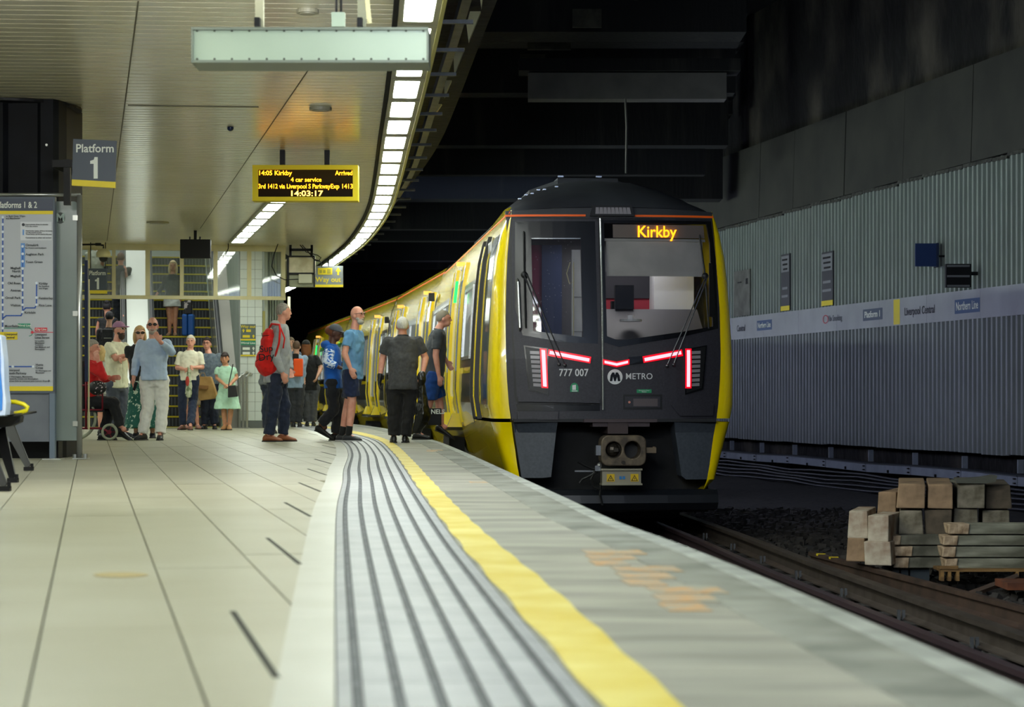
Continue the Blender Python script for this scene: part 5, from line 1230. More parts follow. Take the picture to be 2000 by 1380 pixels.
def hand(mb, wr, dirv, nrm, s=1.0, curl=.35, n=4, thumb=1, glove=0.0):
    dv = dirv.normalized(); nr = (nrm-dv*nrm.dot(dv)); nr = nr.normalized() if nr.length > 1e-4 else Vector((0, 1, 0)); sd = dv.cross(nr)
    g = glove
    limb(mb, wr+dv*.015*s, .026*s+g, wr+dv*.03*s, .028*s+g)
    M_ = Matrix((sd, dv, nr)).transposed()
    mb.ell(wr+dv*.055*s, (.040*s+g, .050*s+g, .017*s+g), rot=M_, nu=10, nv=8)
    for k in range(n):
        off = (-.03+.02*k)*s; L = (.066, .078, .074, .058)[k]*s
        a = wr+dv*(.09*s)+sd*off; c = a+(dv*math.cos(curl)+nr*math.sin(curl))*L*.55; e = c+(dv*math.cos(curl*2.6)+nr*math.sin(curl*2.6))*L*.5
        limb(mb, a-dv*.02*s, .0095*s+g, c, .009*s+g, 6); limb(mb, c, .009*s+g, e, .0078*s+g, 6)
    t0 = wr+dv*.025*s-sd*.03*s*thumb; t1 = t0+(dv*.7-sd*.6*thumb+nr*.35).normalized()*.036*s; t2 = t1+(dv*.95+nr*.3).normalized()*.028*s
    limb(mb, t0, .012*s+g, t1, .011*s+g, 6); limb(mb, t1, .011*s+g, t2, .009*s+g, 6)
SKIN = {'pale': ('d8aa92', 'c99680'), 'tan': ('c89272', 'b68064'), 'pink': ('daa08c', 'cc8b78'), 'dark': ('5a3828', '4c2e22')}
def skin(k): return mat('skin_'+k, SKIN[k][0], .5, c2=SKIN[k][1], scale=14, thr=(.35, .7))
def cloth(c, c2=None, sc=9, nm=None): return mat(nm or 'cloth_'+c+(c2 or ''), c, .85, c2=c2, scale=sc, bump=.004, bscale=22, sheen=.1)
def person(label, Y, fz=0.0, face=0, hface=None, head=None, neck=None, hip=None, el=None, wr=None, kn=None, an=None, foot=(0, 0), sk='pale', hair=('short', '6b5a48'),
           top=('c0c0c0', .35), topm=None, bottom=('26304a', 1.0), botm=None, shoe='1a1a1c', build=1.0, sw=.19, beard=None, specs=None, cap=None, group=None, hs=1.0, tilt=0.0,
           handdir=(None, None), gloves=None, sit=False, skirt=None, hem=.04, vox=.0085, socks=None, gut=0.0, handnrm=(None, None), hood=False, collar=False, cat='person'):
    P = lambda p: at(p[0], p[1], Y+(p[2] if len(p) > 2 else 0))
    hface = face if hface is None else hface
    d = D2(face); w = Vector((-d.y, d.x, 0)); hd = D2(hface); hw = Vector((-hd.y, hd.x, 0)); up = Vector((0, 0, 1))
    H = P(head); N = P(neck); HP = P(hip)
    root = empty('person', (HP.x, Y, fz), label=label, cat=cat, group=group)
    off = -Vector((HP.x, Y, fz))
    def done(mb, name, m, **k):
        o = mb.build(name, m, root, loc=off, smooth=True, **k); return o
    b = build
    sh = [N-up*.075-w*(sw-.018), N-up*.075+w*(sw-.018)]; hp_ = [HP-w*.09*b, HP+w*.09*b]
    EL = [P(el[0]), P(el[1])]; WR = [P(wr[0]), P(wr[1])]
    KN = [P(kn[0]), P(kn[1])]
    AN = [at(a[0], 0, Y+(a[2] if len(a) > 2 else 0)) for a in an]
    for i in (0, 1): AN[i].z = fz+.095+an[i][1]
    body = MB()
    ax = N-HP
    def T(t): return HP+ax*t
    torso(body, [(T(-.08), .12*b, .09*b), (T(0), .155*b, .105*b), (T(.25), .135*b, .095*b+gut*.6), (T(.55), .15*b, .105*b), (T(.8), sw*.74, .085*b), (T(.92), sw*.45, .065*b), (T(1.0), .055, .055)], w, d)
    # head on the neck
    rx = Matrix.Rotation(tilt, 3, 'X'); M_ = Matrix((hw, hd, up)).transposed() @ rx
    def h(x, y, z): return H+(M_ @ Vector((x, y, z)))*hs
    limb(body, N-up*.02, .058*b**.5, h(0, -.02, -.06), .052)
    def ellh(mb, c, r, nu=14, nv=10, f=None): return mb.ell(h(*c), [q*hs for q in r], rot=M_, nu=nu, nv=nv, f=f)
    ellh(body, (0, -.005, .012), (.074, .095, .105)); ellh(body, (0, .03, -.055), (.054, .060, .058)); ellh(body, (0, .055, -.085), (.03, .026, .024))
    ellh(body, (0, .094, -.02), (.013, .022, .018), 8, 6); ellh(body, (0, .09, .0), (.010, .014, .03), 8, 6)
    for s in (-1, 1): ellh(body, (s*.076, -.008, -.012), (.010, .020, .031), 8, 6)
    for s in (-1, 1): ellh(body, (s*.033, .078, .022), (.018, .010, .012), 8, 6)
    ellh(body, (0, .083, -.063), (.026, .010, .010), 8, 6)
    hn = []
    for i, s in ((0, -1), (1, 1)):
        limb(body, sh[i]-up*.01, .043*b, EL[i], .040*b, bulge=.08); limb(body, EL[i], .041*b, WR[i], .027*b**.5, bulge=.06)
        hv = handdir[i] or (WR[i]-EL[i]).normalized(); nn = handnrm[i] or (-w*s if abs(hv.z) > .6 else d)
        (hand(body, WR[i], Vector(hv), Vector(nn), 1.0, thumb=s) if not gloves or i != gloves[0] else None)
        limb(body, hp_[i], .082*b, KN[i], .054*b, bulge=.04); limb(body, KN[i], .054*b, AN[i], .037*b**.5, bulge=.12)
        fd = D2(foot[i]); body.ell(AN[i]+fd*.05-up*.045, (.04, .04, .04), nu=8, nv=6)
    o = done(body, 'body', skin(sk)); remesh(o, vox, 2)
    # face
    fm_ = mat('eye_dark', '2a1e18', .3)
    for s in (-1, 1):
        e = MB(); ellh(e, (s*.032, .088, .018), (.0125, .007, .0065), 8, 6); done(e, 'eye', fm_)
        e = MB(); ellh(e, (s*.033, .090, .036), (.02, .006, .005), 8, 6); done(e, 'eyebrow', mat('brow_'+(hair[1]), hair[1], .8))
    e = MB(); ellh(e, (0, .091, -.063), (.024, .006, .0055), 8, 6); done(e, 'mouth', mat('lips', '8c4a42', .5))
    # hair
    hm = mat('hair_'+hair[1], hair[1], .7, c2=hair[2] if len(hair) > 2 else None, scale=30, stretch=(3, 3, .6), bump=.003, bscale=80); st = hair[0]
    if st != 'bald':
        hb = MB()
        def capf(p, fr=.048, sd=.0, bk=-.055):
            lim = fr if p.y > .035 else (sd if p.y > -.03 else bk); q = p.copy()
            if q.z < lim: q.z = lim-(lim-q.z)*.12; q.x *= .97; q.y *= .96
            return q
        if st in ('short', 'bob', 'long', 'bun', 'bangs'): ellh(hb, (0, -.012, .022), (.084, .103, .107), 16, 12, capf)
        if st == 'fringe': ellh(hb, (0, -.02, .0), (.083, .095, .085), 16, 12, lambda p: Vector((p.x, min(p.y, .035), min(max(p.z, -.055), .045))))
        if st == 'crop': ellh(hb, (0, -.012, .016), (.079, .099, .104), 16, 12, capf)
        if st == 'bangs': ellh(hb, (0, .075, .052), (.058, .026, .028)); ellh(hb, (0, -.03, -.03), (.085, .07, .08))
        if st == 'bob':
            for s in (-1, 1): ellh(hb, (s*.07, -.01, -.05), (.028, .055, .09))
            ellh(hb, (0, -.06, -.05), (.075, .045, .10))
        if st == 'long':
            for s in (-1, 1): ellh(hb, (s*.075, .01, -.07), (.03, .05, .13))
            ellh(hb, (0, -.06, -.09), (.09, .05, .17)); ellh(hb, (0, .05, .075), (.06, .04, .03))
        if st == 'bun': ellh(hb, (0, -.06, .11), (.05, .05, .045))
        if st == 'puff': ellh(hb, (0, -.1, .01), (.06, .06, .065)); ellh(hb, (0, -.03, -.01), (.08, .08, .07))
        remesh(done(hb, 'hair', hm), .008, 1, .012)
    if beard:
        e = MB(); ellh(e, (0, .05, -.085), (.054, .046, beard[1])); ellh(e, (0, .087, -.052), (.034, .012, .009)); ellh(e, (0, .03, -.05), (.068, .04, .03)); remesh(done(e, 'beard', mat('hair_'+beard[0], beard[0], .8, bump=.003, bscale=80)), .007, 1, .008)
    if specs:
        e = MB()
        for s in (-1, 1):
            if specs == 'glasses': 
                c_ = [h(s*.034+.024*math.cos(t), .101, .016+.017*math.sin(t)) for t in [2*PI*k/12 for k in range(12)]]; e.tube(c_, .0022, 5, closed=True)
            else: ellh(e, (s*.034, .099, .015), (.027, .007, .019), 10, 8)
            e.tube([h(s*.058, .098, .022), h(s*.08, .04, .018), h(s*.082, -.01, .01)], .003, 5)
        e.tube([h(-.012, .103, .02), h(.012, .103, .02)], .003, 5)
        o = done(e, 'glasses', mat('specs_'+specs, {'glasses': '2a2426', 'sunglasses': '120c0e', 'white': 'd8d4c8'}[specs], .25))
        if specs == 'white':
            e = MB(); [ellh(e, (s*.034, .1035, .015), (.019, .005, .012), 8, 6) for s in (-1, 1)]; done(e, 'lens', mat('specs_sunglasses', '120c0e', .25))
    if cap:
        e = MB(); ellh(e, (0, -.01, .035), (.088, .108, .098), 16, 12, lambda p: Vector((p.x, p.y, max(p.z, .0))))
        ellh(e, (0, .125, .045), (.066, .068, .012), 14, 8); remesh(done(e, 'cap', cloth(cap)), .007, 2)
    # shirt
    tc, sl = top; tm = topm or cloth(tc)
    s_ = MB(); r = .016
    rs = [(T(-hem*2.2), .172*b, .125*b+gut*.7), (T(0), .172*b, .122*b+gut), (T(.25), .158*b, .115*b+gut), (T(.55), .172*b, .122*b+gut*.5), (T(.76), sw*.97, .112*b), (T(.87), sw*.92, .10*b), (T(.945), sw*.62, .085*b), (T(.99), .078, .070)]
    torso(s_, rs, w, d)
    for i in (0, 1):
        limb(s_, sh[i]+w*(.008 if i == 0 else -.008), .066*b, sh[i]+(EL[i]-sh[i])*min(1, sl*2), .064*b if sl < .9 else .054*b, flat1=sl < .9)
        if sl > .5: limb(s_, EL[i], .056*b, EL[i]+(WR[i]-EL[i])*min(1, (sl-.5)*2)*.97, .042*b, flat1=True)
    if hood: s_.ell(N-d*.07-up*.01, (.085, .085, .06)); 
    remesh(done(s_, 'top', tm), .0105, 2, .028)
    k = MB(); cN = T(.985); k.tube([cN+w*(.068*math.cos(t))+d*(.062*math.sin(t)+.006)+up*(-.012*math.sin(t)) for t in [2*PI*j/16 for j in range(16)]], .0095 if not collar else .015, 6, closed=True); done(k, 'collar', tm)
    if collar:
        k = MB(); a_, b_2 = T(.95)+d*.088, T(.02)+d*(.126+gut); k.tube([a_, T(.7)+d*.116, T(.4)+d*(.128+gut*.7), b_2], .004, 5); done(k, 'button_placket', tm)
    if skirt:
        c1, ln, fl_, cm_ = skirt; k = MB(); kk = (KN[0]+KN[1])/2; aa = (AN[0]+AN[1])/2
        e1 = HP+(kk-HP)*min(1, ln*2) if ln <= .5 else kk+(aa-kk)*(ln-.5)*2
        torso(k, [(T(.12), .15*b, .11*b), (T(-.05), .175*b, .13*b), (HP+(e1-HP)*.5, .19*b*(1+fl_*.4), .145*b*(1+fl_*.4)), (e1, .20*b*(1+fl_), .16*b*(1+fl_))], w, d)
        remesh(done(k, 'skirt', cm_ or cloth(c1)), .0105, 2, .03)
    else:
        bc, bl = bottom; k = MB()
        torso(k, [(T(-.16), .13*b, .10*b), (T(-.05), .166*b, .118*b), (T(.06), .160*b, .115*b)], w, d)
        for i in (0, 1):
            if bl > .5:
                limb(k, hp_[i], .102*b, KN[i], .079*b); e1 = KN[i]+(AN[i]-KN[i])*min(1, (bl-.5)*2)*1.0; limb(k, KN[i], .079*b, e1, .066*b, flat1=True)
            else: limb(k, hp_[i], .108*b, hp_[i]+(KN[i]-hp_[i])*bl*2, .105*b, flat1=True)
        remesh(done(k, 'trousers' if bl > .5 else 'shorts', botm or cloth(bc)), .0105, 2, .034)
    # shoes
    for i in (0, 1):
        fd = D2(foot[i]); a = AN[i]; z = a.z-.095; fwd = fd; dz = 0
        if an[i][1] > .05: dz = -.55
        k = MB(); q = Vector((a.x, a.y, 0))
        def sp(f_, zz): return q+fd*f_+up*(z+zz+dz*max(0, f_+.07)*.9)
        side = Vector((-fd.y, fd.x, 0))
        k.rings([[sp(f_, 0)+side*wd*math.cos(t)+up*(hh*.5+hh*.5*math.sin(t)) for t in [2*PI*j/12 for j in range(12)]] for f_, wd, hh in ((-.085, .02, .05), (-.07, .036, .09), (-.01, .042, .115), (.05, .045, .085), (.11, .048, .062), (.16, .04, .048), (.185, .018, .03))])
        o = done(k, 'shoe', mat('shoe_'+shoe, shoe, .4)); s2 = o.modifiers.new('s', 'SUBSURF'); s2.levels = s2.render_levels = 1
        k = MB(); k.rings([[sp(f_, zz)+side*wd*s3 for s3, zz in ((-1, 0), (1, 0), (1, .016), (-1, .016))] for f_, wd in ((-.088, .03), (-.05, .042), (.1, .049), (.16, .04), (.187, .015))]); done(k, 'sole', mat('sole_'+('w' if shoe == '23252a' else 'd'), 'b0b0b0' if shoe == '23252a' else '0c0c0c', .6))
        if socks:
            k = MB(); limb(k, AN[i]+(KN[i]-AN[i])*.02, .045, AN[i]+(KN[i]-AN[i])*.26, .045, flat1=True); done(k, 'sock', cloth(socks))
    if gloves:
        k = MB(); i = gloves[0]; hv = (WR[i]-EL[i]).normalized(); limb(k, WR[i]-hv*.03, .04, WR[i], .036); hand(k, WR[i], hv, -w*(-1 if i == 0 else 1)*1.0, 1.05, thumb=(-1, 1)[i], glove=.004); remesh(done(k, 'glove', mat('glove', '0f1012', .4)), .007, 1)
    return root, off, dict(d=d, w=w, N=N, HP=HP, sh=sh, EL=EL, WR=WR, KN=KN, AN=AN, H=H, T=T)

# man with the red backpack
r_, off, K = person('tall grey haired man in pale grey hoodie and navy jeans wearing a red backpack', 29.6, face=95, hface=110, head=(554, 609), neck=(549, 632), hip=(540, 738),
    el=((537, 694, -.26), (562, 694, .22)), wr=((551, 728, -.22), (567, 722, .1)), kn=((535, 786, -.1), (555, 790, .1)), an=((525, 0, -.1), (553, 0, .1)), foot=(88, 84), sk='pink', hair=('crop', '77726c', '9a958e'),
    top=('9a9ea2', 1.0), topm=cloth('a2a6aa', '8f9397', 5), bottom=('141c30', 1.0), botm=cloth('151d31', '1e2840', 12), shoe='8a5030', build=1.12, sw=.20, hood=True, gut=.03)
t = empty('red_backpack', (0, 0, 0), label='bright red backpack with dark lettering on the back of the grey haired man', cat='backpack')
b = MB(); Yb = 29.5
m_rp = cloth('e01a14', 'c81410', 7, 'red_nylon')
c = at(524, 690, Yb); d9 = K['d']
b.ell(at(526, 680, Yb), (.12, .17, .27)); b.ell(at(524, 706, Yb), (.175, .18, .20)); b.ell(at(517, 708, Yb), (.13, .16, .14)); remesh(b.build('pack_body', m_rp, t, smooth=True), .012, 4, .03)
MB().tube([at(526, 640, Yb-.1), at(531, 632, Yb-.12), at(538, 633, Yb-.16), at(546, 634, Yb-.24), at(547, 645, Yb-.28), at(545, 670, Yb-.27), at(536, 700, Yb-.20)], .014, 6).build('strap', m_rp, t, smooth=True)
MB().tube([at(548, 640, Yb-.24), at(556, 660, Yb-.20), at(553, 680, Yb-.2)], .010, 6).build('strap', m_rp, t, smooth=True)
MB().tube([at(511, 650, Yb-.1), at(512, 656, Yb-.12), at(526, 654, Yb-.18)], .005, 5).build('drawcord', m_blk, t)
MB().tube([at(499, 706, Yb-.13), at(508, 700, Yb-.17), at(520, 696, Yb-.19)], .004, 5).build('zip', m_blk, t)
text('Sup', .12, at(520, 681, Yb-.225), (PI/2, -.1, .15), m_blk, t, bold=.008); text('Dry', .13, at(520, 697, Yb-.245), (PI/2, -.12, .15), m_blk, t, bold=.008)
# woman in blue hoodie
r_, off, K = person('person in bright blue hoodie with white printed sleeve, dark cap and dark trousers mid stride', 30.2, face=85, hface=75, head=(655, 650), neck=(648, 671), hip=(651, 748), tilt=-.3,
    el=((640, 708, -.2), (658, 708, .2)), wr=((660, 716, -.2), (668, 712, .15)), kn=((652, 800, -.05), (662, 796, .08)), an=((627, .13, .0), (655, 0, .1)), foot=(75, 80), sk='dark', hair=('puff', '6a3a22'),
    top=('1458b0', 1.0), topm=cloth('1560bc', '1250a0', 6), bottom=('17181f', 1.0), shoe='0e0f12', cap='4a4d55', sw=.16, build=.98, hood=True, hem=.06, hs=.95)
k = MB(); m_pr = mat('sleeve_print', '1560bc', .8, c2='d4e0f0', scale=26, thr=(.44, .48), stretch=(1, .4, 1.6), detail=1)
limb(k, K['sh'][0]+(K['EL'][0]-K['sh'][0])*.1, .073, K['EL'][0], .062, flat0=True); limb(k, K['EL'][0], .062, K['EL'][0]+(K['WR'][0]-K['EL'][0])*.75, .052, flat1=True); remesh(k.build('sleeve_print', m_pr, r_, loc=off, smooth=True), .0105, 2, .022)
# man in blue t-shirt
person('bald bearded man in pale blue t-shirt and navy shorts, hand in pocket', 29.7, face=72, hface=62, head=(698, 615), neck=(692, 643), hip=(689, 731),
    el=((673, 690, -.24), (702, 690, .22)), wr=((684, 718, -.26), (700, 722, .18)), kn=((688, 785, -.1), (679, 790, .1)), an=((681, 0, -.1), (668, 0, .1)), foot=(80, 78), sk='pink', hair=('bald', 'b8b4ae'),
    beard=('b5b2ac', .045), specs='glasses', top=('5f94c0', .32), topm=cloth('6a9cc6', '5c8fbc', 5), bottom=('101c38', .40), botm=cloth('111d3a', '18264a', 10), shoe='23252a', socks='0e0e10', sw=.20, build=1.05, hem=.05)
# stout man with gloves
r_, off, K = person('stocky white haired man seen from behind in dark grey polo shirt and black trousers', 28.9, face=182, head=(786, 636), neck=(787, 655), hip=(787, 752),
    el=((831, 699, .02), (747, 700, .02)), wr=((826, 727, -.12), (742, 737, -.02)), kn=((798, 806), (770, 806)), an=((791, 0), (769, 0)), foot=(176, 186), sk='pink', hair=('crop', 'b9b7b2', 'd2d0cc'),
    top=('3e3f42', .36), collar=True, topm=cloth('434447', '38393c', 30), bottom=('111113', 1.0), shoe='0c0c0e', sw=.215, build=1.15, gloves=(1,), hem=.04, gut=.05)
t = empty('bin_bag', (0, 0, 0), label='black plastic bag hanging from the right hand of the stocky man', cat='bag')
b = MB(); Yb = 28.75
b.rings([[at(x0, y, Yb-dd), at((x0+x1)/2, y, Yb-dd*2), at(x1, y, Yb-dd), at(x1, y, Yb+dd), at((x0+x1)/2, y, Yb+dd*1.6), at(x0, y, Yb+dd)] for x0, x1, y, dd in ((822, 828, 735, .01), (819, 830, 750, .03), (817, 833, 770, .05), (814, 838, 795, .07), (812, 841, 812, .07), (808, 832, 830, .05), (804, 820, 846, .02))])
remesh(b.build('bag_body', mat('bin_plastic', '0d0e10', .28, bump=.01, bscale=16), t, smooth=True), .012, 1, .03)
b = MB(); b.ell(at(824, 738, Yb-.05), (.06, .05, .10)); remesh(b.build('bag_neck', mat('bin_plastic', '0d0e10', .28, bump=.01, bscale=16), t, smooth=True), .012, 1, .03)
# man stepping into the train
person('man in charcoal t-shirt and blue shorts stepping into the open train door', 31.0, face=90, hface=95, head=(867, 622), neck=(856, 642), hip=(845, 735),
    el=((851, 694, -.2), (862, 690, .2)), wr=((857, 733, -.18), (872, 705, .2)), kn=((838, 788, -.08), (858, 785, .12)), an=((817, 0, -.08), (862, .12, .12)), foot=(80, 80), sk='pink', hair=('crop', '8a8274'),
    top=('3c4045', .36), bottom=('0d3f86', .42), botm=cloth('0f4690', '0b3878', 8), shoe='101012', sw=.19, build=1.12, hem=.05, gut=.02)
t = empty('carrier_bag', (0, 0, 0), label='black bag with white lettering beside the open train door', cat='bag')
b = MB(); bb(b, 836, 797, 862, 830, 30.6, .10); remesh(b.build('bag_body', m_blk, t), .012, 3); text('NELS', .085, at(855, 804, 30.57), FACE, m_pw, t, bold=.02)
# distant group
person('person in black cap and black t-shirt with long auburn hair, seen from behind', 45, face=178, head=(598, 676), neck=(600, 692), hip=(604, 756),
    el=((627, 718, -.05), (586, 718, -.1)), wr=((620, 735, -.2), (590, 738, -.25)), kn=((611, 795), (602, 795)), an=((612, 0), (600, 0)), foot=(180, 190), hair=('long', '7a4a28'), cap='1a1a1c', top=('141416', .4), bottom=('4c4e54', 1.0), shoe='1c1c1e', sw=.19, build=1.15, vox=.012)
person('brown haired person in light blue shirt with an orange backpack, seen from behind', 44, face=185, head=(579, 677), neck=(579, 692), hip=(577, 752),
    el=((592, 720), (566, 720)), wr=((594, 742), (564, 742)), kn=((584, 796), (573, 796)), an=((585, 0), (573, 0)), foot=(180, 185), hair=('crop', '5a4434'), top=('8fa6c0', .9), bottom=('2c2e34', 1.0), sw=.19, build=1.05, vox=.012)
t = empty('orange_backpack', (0, 0, 0), label='orange and black backpack on a distant passenger', cat='backpack')
b = MB(); bb(b, 573, 700, 591, 735, 43.6, .16); remesh(b.build('pack_body', cloth('e8541a'), t, smooth=True), .014, 4)
b = MB(); bb(b, 571, 690, 582, 706, 43.65, .2); bb(b, 570, 704, 574, 735, 43.66, .2); remesh(b.build('side_panel', m_blk, t, smooth=True), .014, 3)
person('passenger facing the camera half hidden behind the grey haired man', 44.8, face=10, head=(568, 670), neck=(567, 685), hip=(566, 748), el=((556, 716), (578, 716)), wr=((556, 740), (577, 740)), kn=((561, 795), (571, 795)), an=((561, 0), (571, 0)), foot=(0, 10), top=('5a6a80', 1), bottom=('2a2c34', 1), vox=.012)
person('passenger in navy trousers hidden behind the red backpack, one hand showing', 36, face=150, head=(530, 655), neck=(530, 672), hip=(526, 745), el=((516, 712), (542, 712)), wr=((517, 750), (542, 745)), kn=((520, 792), (532, 792)), an=((520, 0), (532, 0)), foot=(180, 170), top=('5f6468', 1), bottom=('1a2236', 1), vox=.012)
# group at the escalator foot
r_, off, K = person('white haired man in cream short sleeved shirt and dark jeans holding a cloth bag', 40.2, face=0, head=(372.5, 667), neck=(371, 684), hip=(369, 738),
    el=((346, 718), (395, 717)), wr=((361, 721, -.25), (378, 717, -.25)), kn=((356, 782, -.05), (377, 782, .1)), an=((357, 0), (372, 0, -.3)), foot=(-15, 8), hair=('short', 'c8c2b4'), top=('dddac6', .40), collar=True, bottom=('1c2740', 1.0), shoe='6a4238', sw=.195, build=1.02, sk='pink', hs=1.0)
t = empty('cloth_bag', (0, 0, 0), label='pale patterned cloth bag with a red print held by the white haired man', cat='bag')
b = MB(); b.rings([[at(x0, y, 39.85), at((x0+x1)/2, y, 39.79), at(x1, y, 39.85), at((x0+x1)/2, y, 39.92)] for x0, x1, y in ((366, 370, 716), (364, 373, 735), (362, 376, 755), (361, 376, 768), (364, 373, 776))])
remesh(b.build('bag_body', mat('bag_print', 'b9bda4', .8, c2='6f7d5c', scale=16, thr=(.5, .62)), t, smooth=True), .012, 2, .02); b = MB(); b.ell(at(366, 744, 39.8), (.035, .02, .09)); b.build('red_print', mat('print_red', 'a83a30', .8), t, smooth=True)
person('dark haired man with glasses in mottled blue grey t-shirt behind the paper bags', 41.1, face=-5, head=(404, 671), neck=(408, 689), hip=(410, 745),
    el=((394, 722), (431, 722)), wr=((395, 738, -.1), (432, 750)), kn=((401, 788), (418, 788)), an=((400, 0), (419, 0)), foot=(-10, 10), hair=('short', '2c2220'), specs='glasses', topm=cloth('4a5666', '66727e', 26), top=('4a5666', .40), bottom=('141c30', 1.0), sw=.205, build=1.15, sk='pink', gut=.03)
t = empty('paper_bag', (0, 0, 0), label='large creased brown paper carrier bag between the two men at the escalator', cat='bag')
b = MB(); b.prism([at(386, 735, 40.5), at(411, 735, 40.5), at(418, 755, 40.5), at(423, 772, 40.5), at(418, 778, 40.5), at(390, 782, 40.5), at(384, 768, 40.5)], (0, .22, 0)); b.build('bag_body', mat('brown_paper', 'b08c56', .8, c2='a07c48', scale=8, bump=.01, bscale=9), t, bevel=.01)
b = MB(); b.prism([at(384, 751, 40.42), at(407, 753, 40.42), at(405, 760, 40.42), at(384, 758, 40.42)], (0, .2, 0)); b.build('box', mat('paper_box', '8a6238', .8), t)
MB().tube([at(390, 736, 40.5), at(393, 728, 40.5), at(399, 728, 40.5), at(402, 736, 40.5)], .006, 5).build('handle', mat('brown_paper', 'b08c56', .8), t)
person('small bare legged person standing hidden behind the white haired man', 41.0, face=0, head=(372, 712), neck=(372, 724), hip=(374, 765), el=((362, 745), (384, 745)), wr=((364, 765), (384, 765)), kn=((366, 800), (383, 802)), an=((366, 0), (386, 0)), foot=(0, 20), top=('b8a890', .4), bottom=('9a8a78', .35), shoe='9a6a5c', sw=.14, build=.85, sk='pink', hs=.85, vox=.012)
r_, off, K = person('dark haired woman in mint green dress with a black shoulder bag', 40.0, face=0, head=(439, 700), neck=(441, 714), hip=(444, 757),
    el=((424, 738), (462, 737)), wr=((439, 751, -.2), (450, 750, -.2)), kn=((437, 798), (451, 798)), an=((439, 0), (448, 0)), foot=(-5, 8), hair=('bangs', '2a1c1a'), top=('a2cdb4', .28), topm=cloth('b4dcc4', 'a6ceb6', 5), skirt=('a6d0b8', .5, .35, cloth('b4dcc4', 'a6ceb6', 5)), shoe='a8784e', sw=.165, build=.9, sk='tan', hs=.95)
t = empty('shoulder_bag', (0, 0, 0), label='small black shoulder bag of the woman in the mint dress', cat='bag')
b = MB(); b.prism([at(445, 753, 39.62), at(460, 752, 39.62), at(464, 774, 39.62), at(445, 776, 39.62)], (0, .09, 0)); b.build('bag_body', mat('bag_black', '141416', .4), t, bevel=.008)
MB().tube([at(455, 711, 39.80), at(453, 722, 39.78), at(449, 740, 39.76), at(446, 754, 39.68)], .009, 5).build('strap', m_blk, t)
# man in white trousers, chin in hand
r_, off, K = person('bald man in sunglasses, pale blue shirt and white trousers holding his chin', 30.6, face=5, hface=8, head=(298, 636), neck=(300, 661), hip=(301, 742),
    el=((266, 704), (335, 687, -.05)), wr=((261, 738, -.05), (313, 667, -.32)), kn=((289, 794), (317, 794)), an=((279, 0), (313, 0, -.1)), foot=(-25, 5), sk='pink', hair=('bald', '8a8078'), beard=('a39a90', .036), specs='sunglasses',
    top=('9fb4d0', .95), collar=True, topm=cloth('b4c8e2', 'a6bad8', 4), bottom=('cfd2cc', 1.0), botm=cloth('ecece6', 'dededa', 4), shoe='14161c', sw=.20, build=1.1, handdir=(None, Vector((-.5, 0, .85))), handnrm=(None, Vector((0, 1, 0))), gut=.05, hem=.0)
MB().box(at(264, 754, 30.45), (.04, .012, .12), ry=.3).build('phone', m_blk, label='dark phone held low in the hand of the man in white trousers', cat='phone', bevel=.003)
# bearded man in cap
person('bearded man in lilac cap, white framed sunglasses and cream shirt with folded arms', 33.0, face=55, hface=55, head=(233, 644), neck=(228, 667), hip=(228, 750),
    el=((226, 700, -.2), (246, 698, .15)), wr=((252, 692, -.24), (236, 702, -.25)), kn=((224, 800), (240, 800)), an=((222, 0), (242, 0)), foot=(50, 60), sk='pink', hair=('crop', '4a3a30'), beard=('3a2c26', .065), specs='white', cap='9a6f8e',
    top=('cfceb0', .36), collar=True, topm=cloth('e0dfc4', 'd2d1b6', 5), bottom=('4a505e', 1.0), shoe='20222a', sw=.19, build=1.06)
# woman behind in green patterned skirt
person('fair haired woman in sunglasses and green patterned skirt behind the man in white trousers', 32.2, face=15, head=(273, 652), neck=(270, 672), hip=(276, 745), el=((255, 708), (296, 708)), wr=((257, 742), (298, 742)), kn=((268, 796), (294, 796)), an=((266, 0), (298, 0)), foot=(0, 10),
    hair=('bob', 'b08a58', 'c8a878'), specs='sunglasses', top=('1a1a1e', .3), skirt=('1e5a50', .93, .5, mat('skirt_pattern', '1d584e', .8, c2='b8c8b8', scale=24, thr=(.6, .64), detail=1)), sw=.165, build=.95, shoe='20202a')
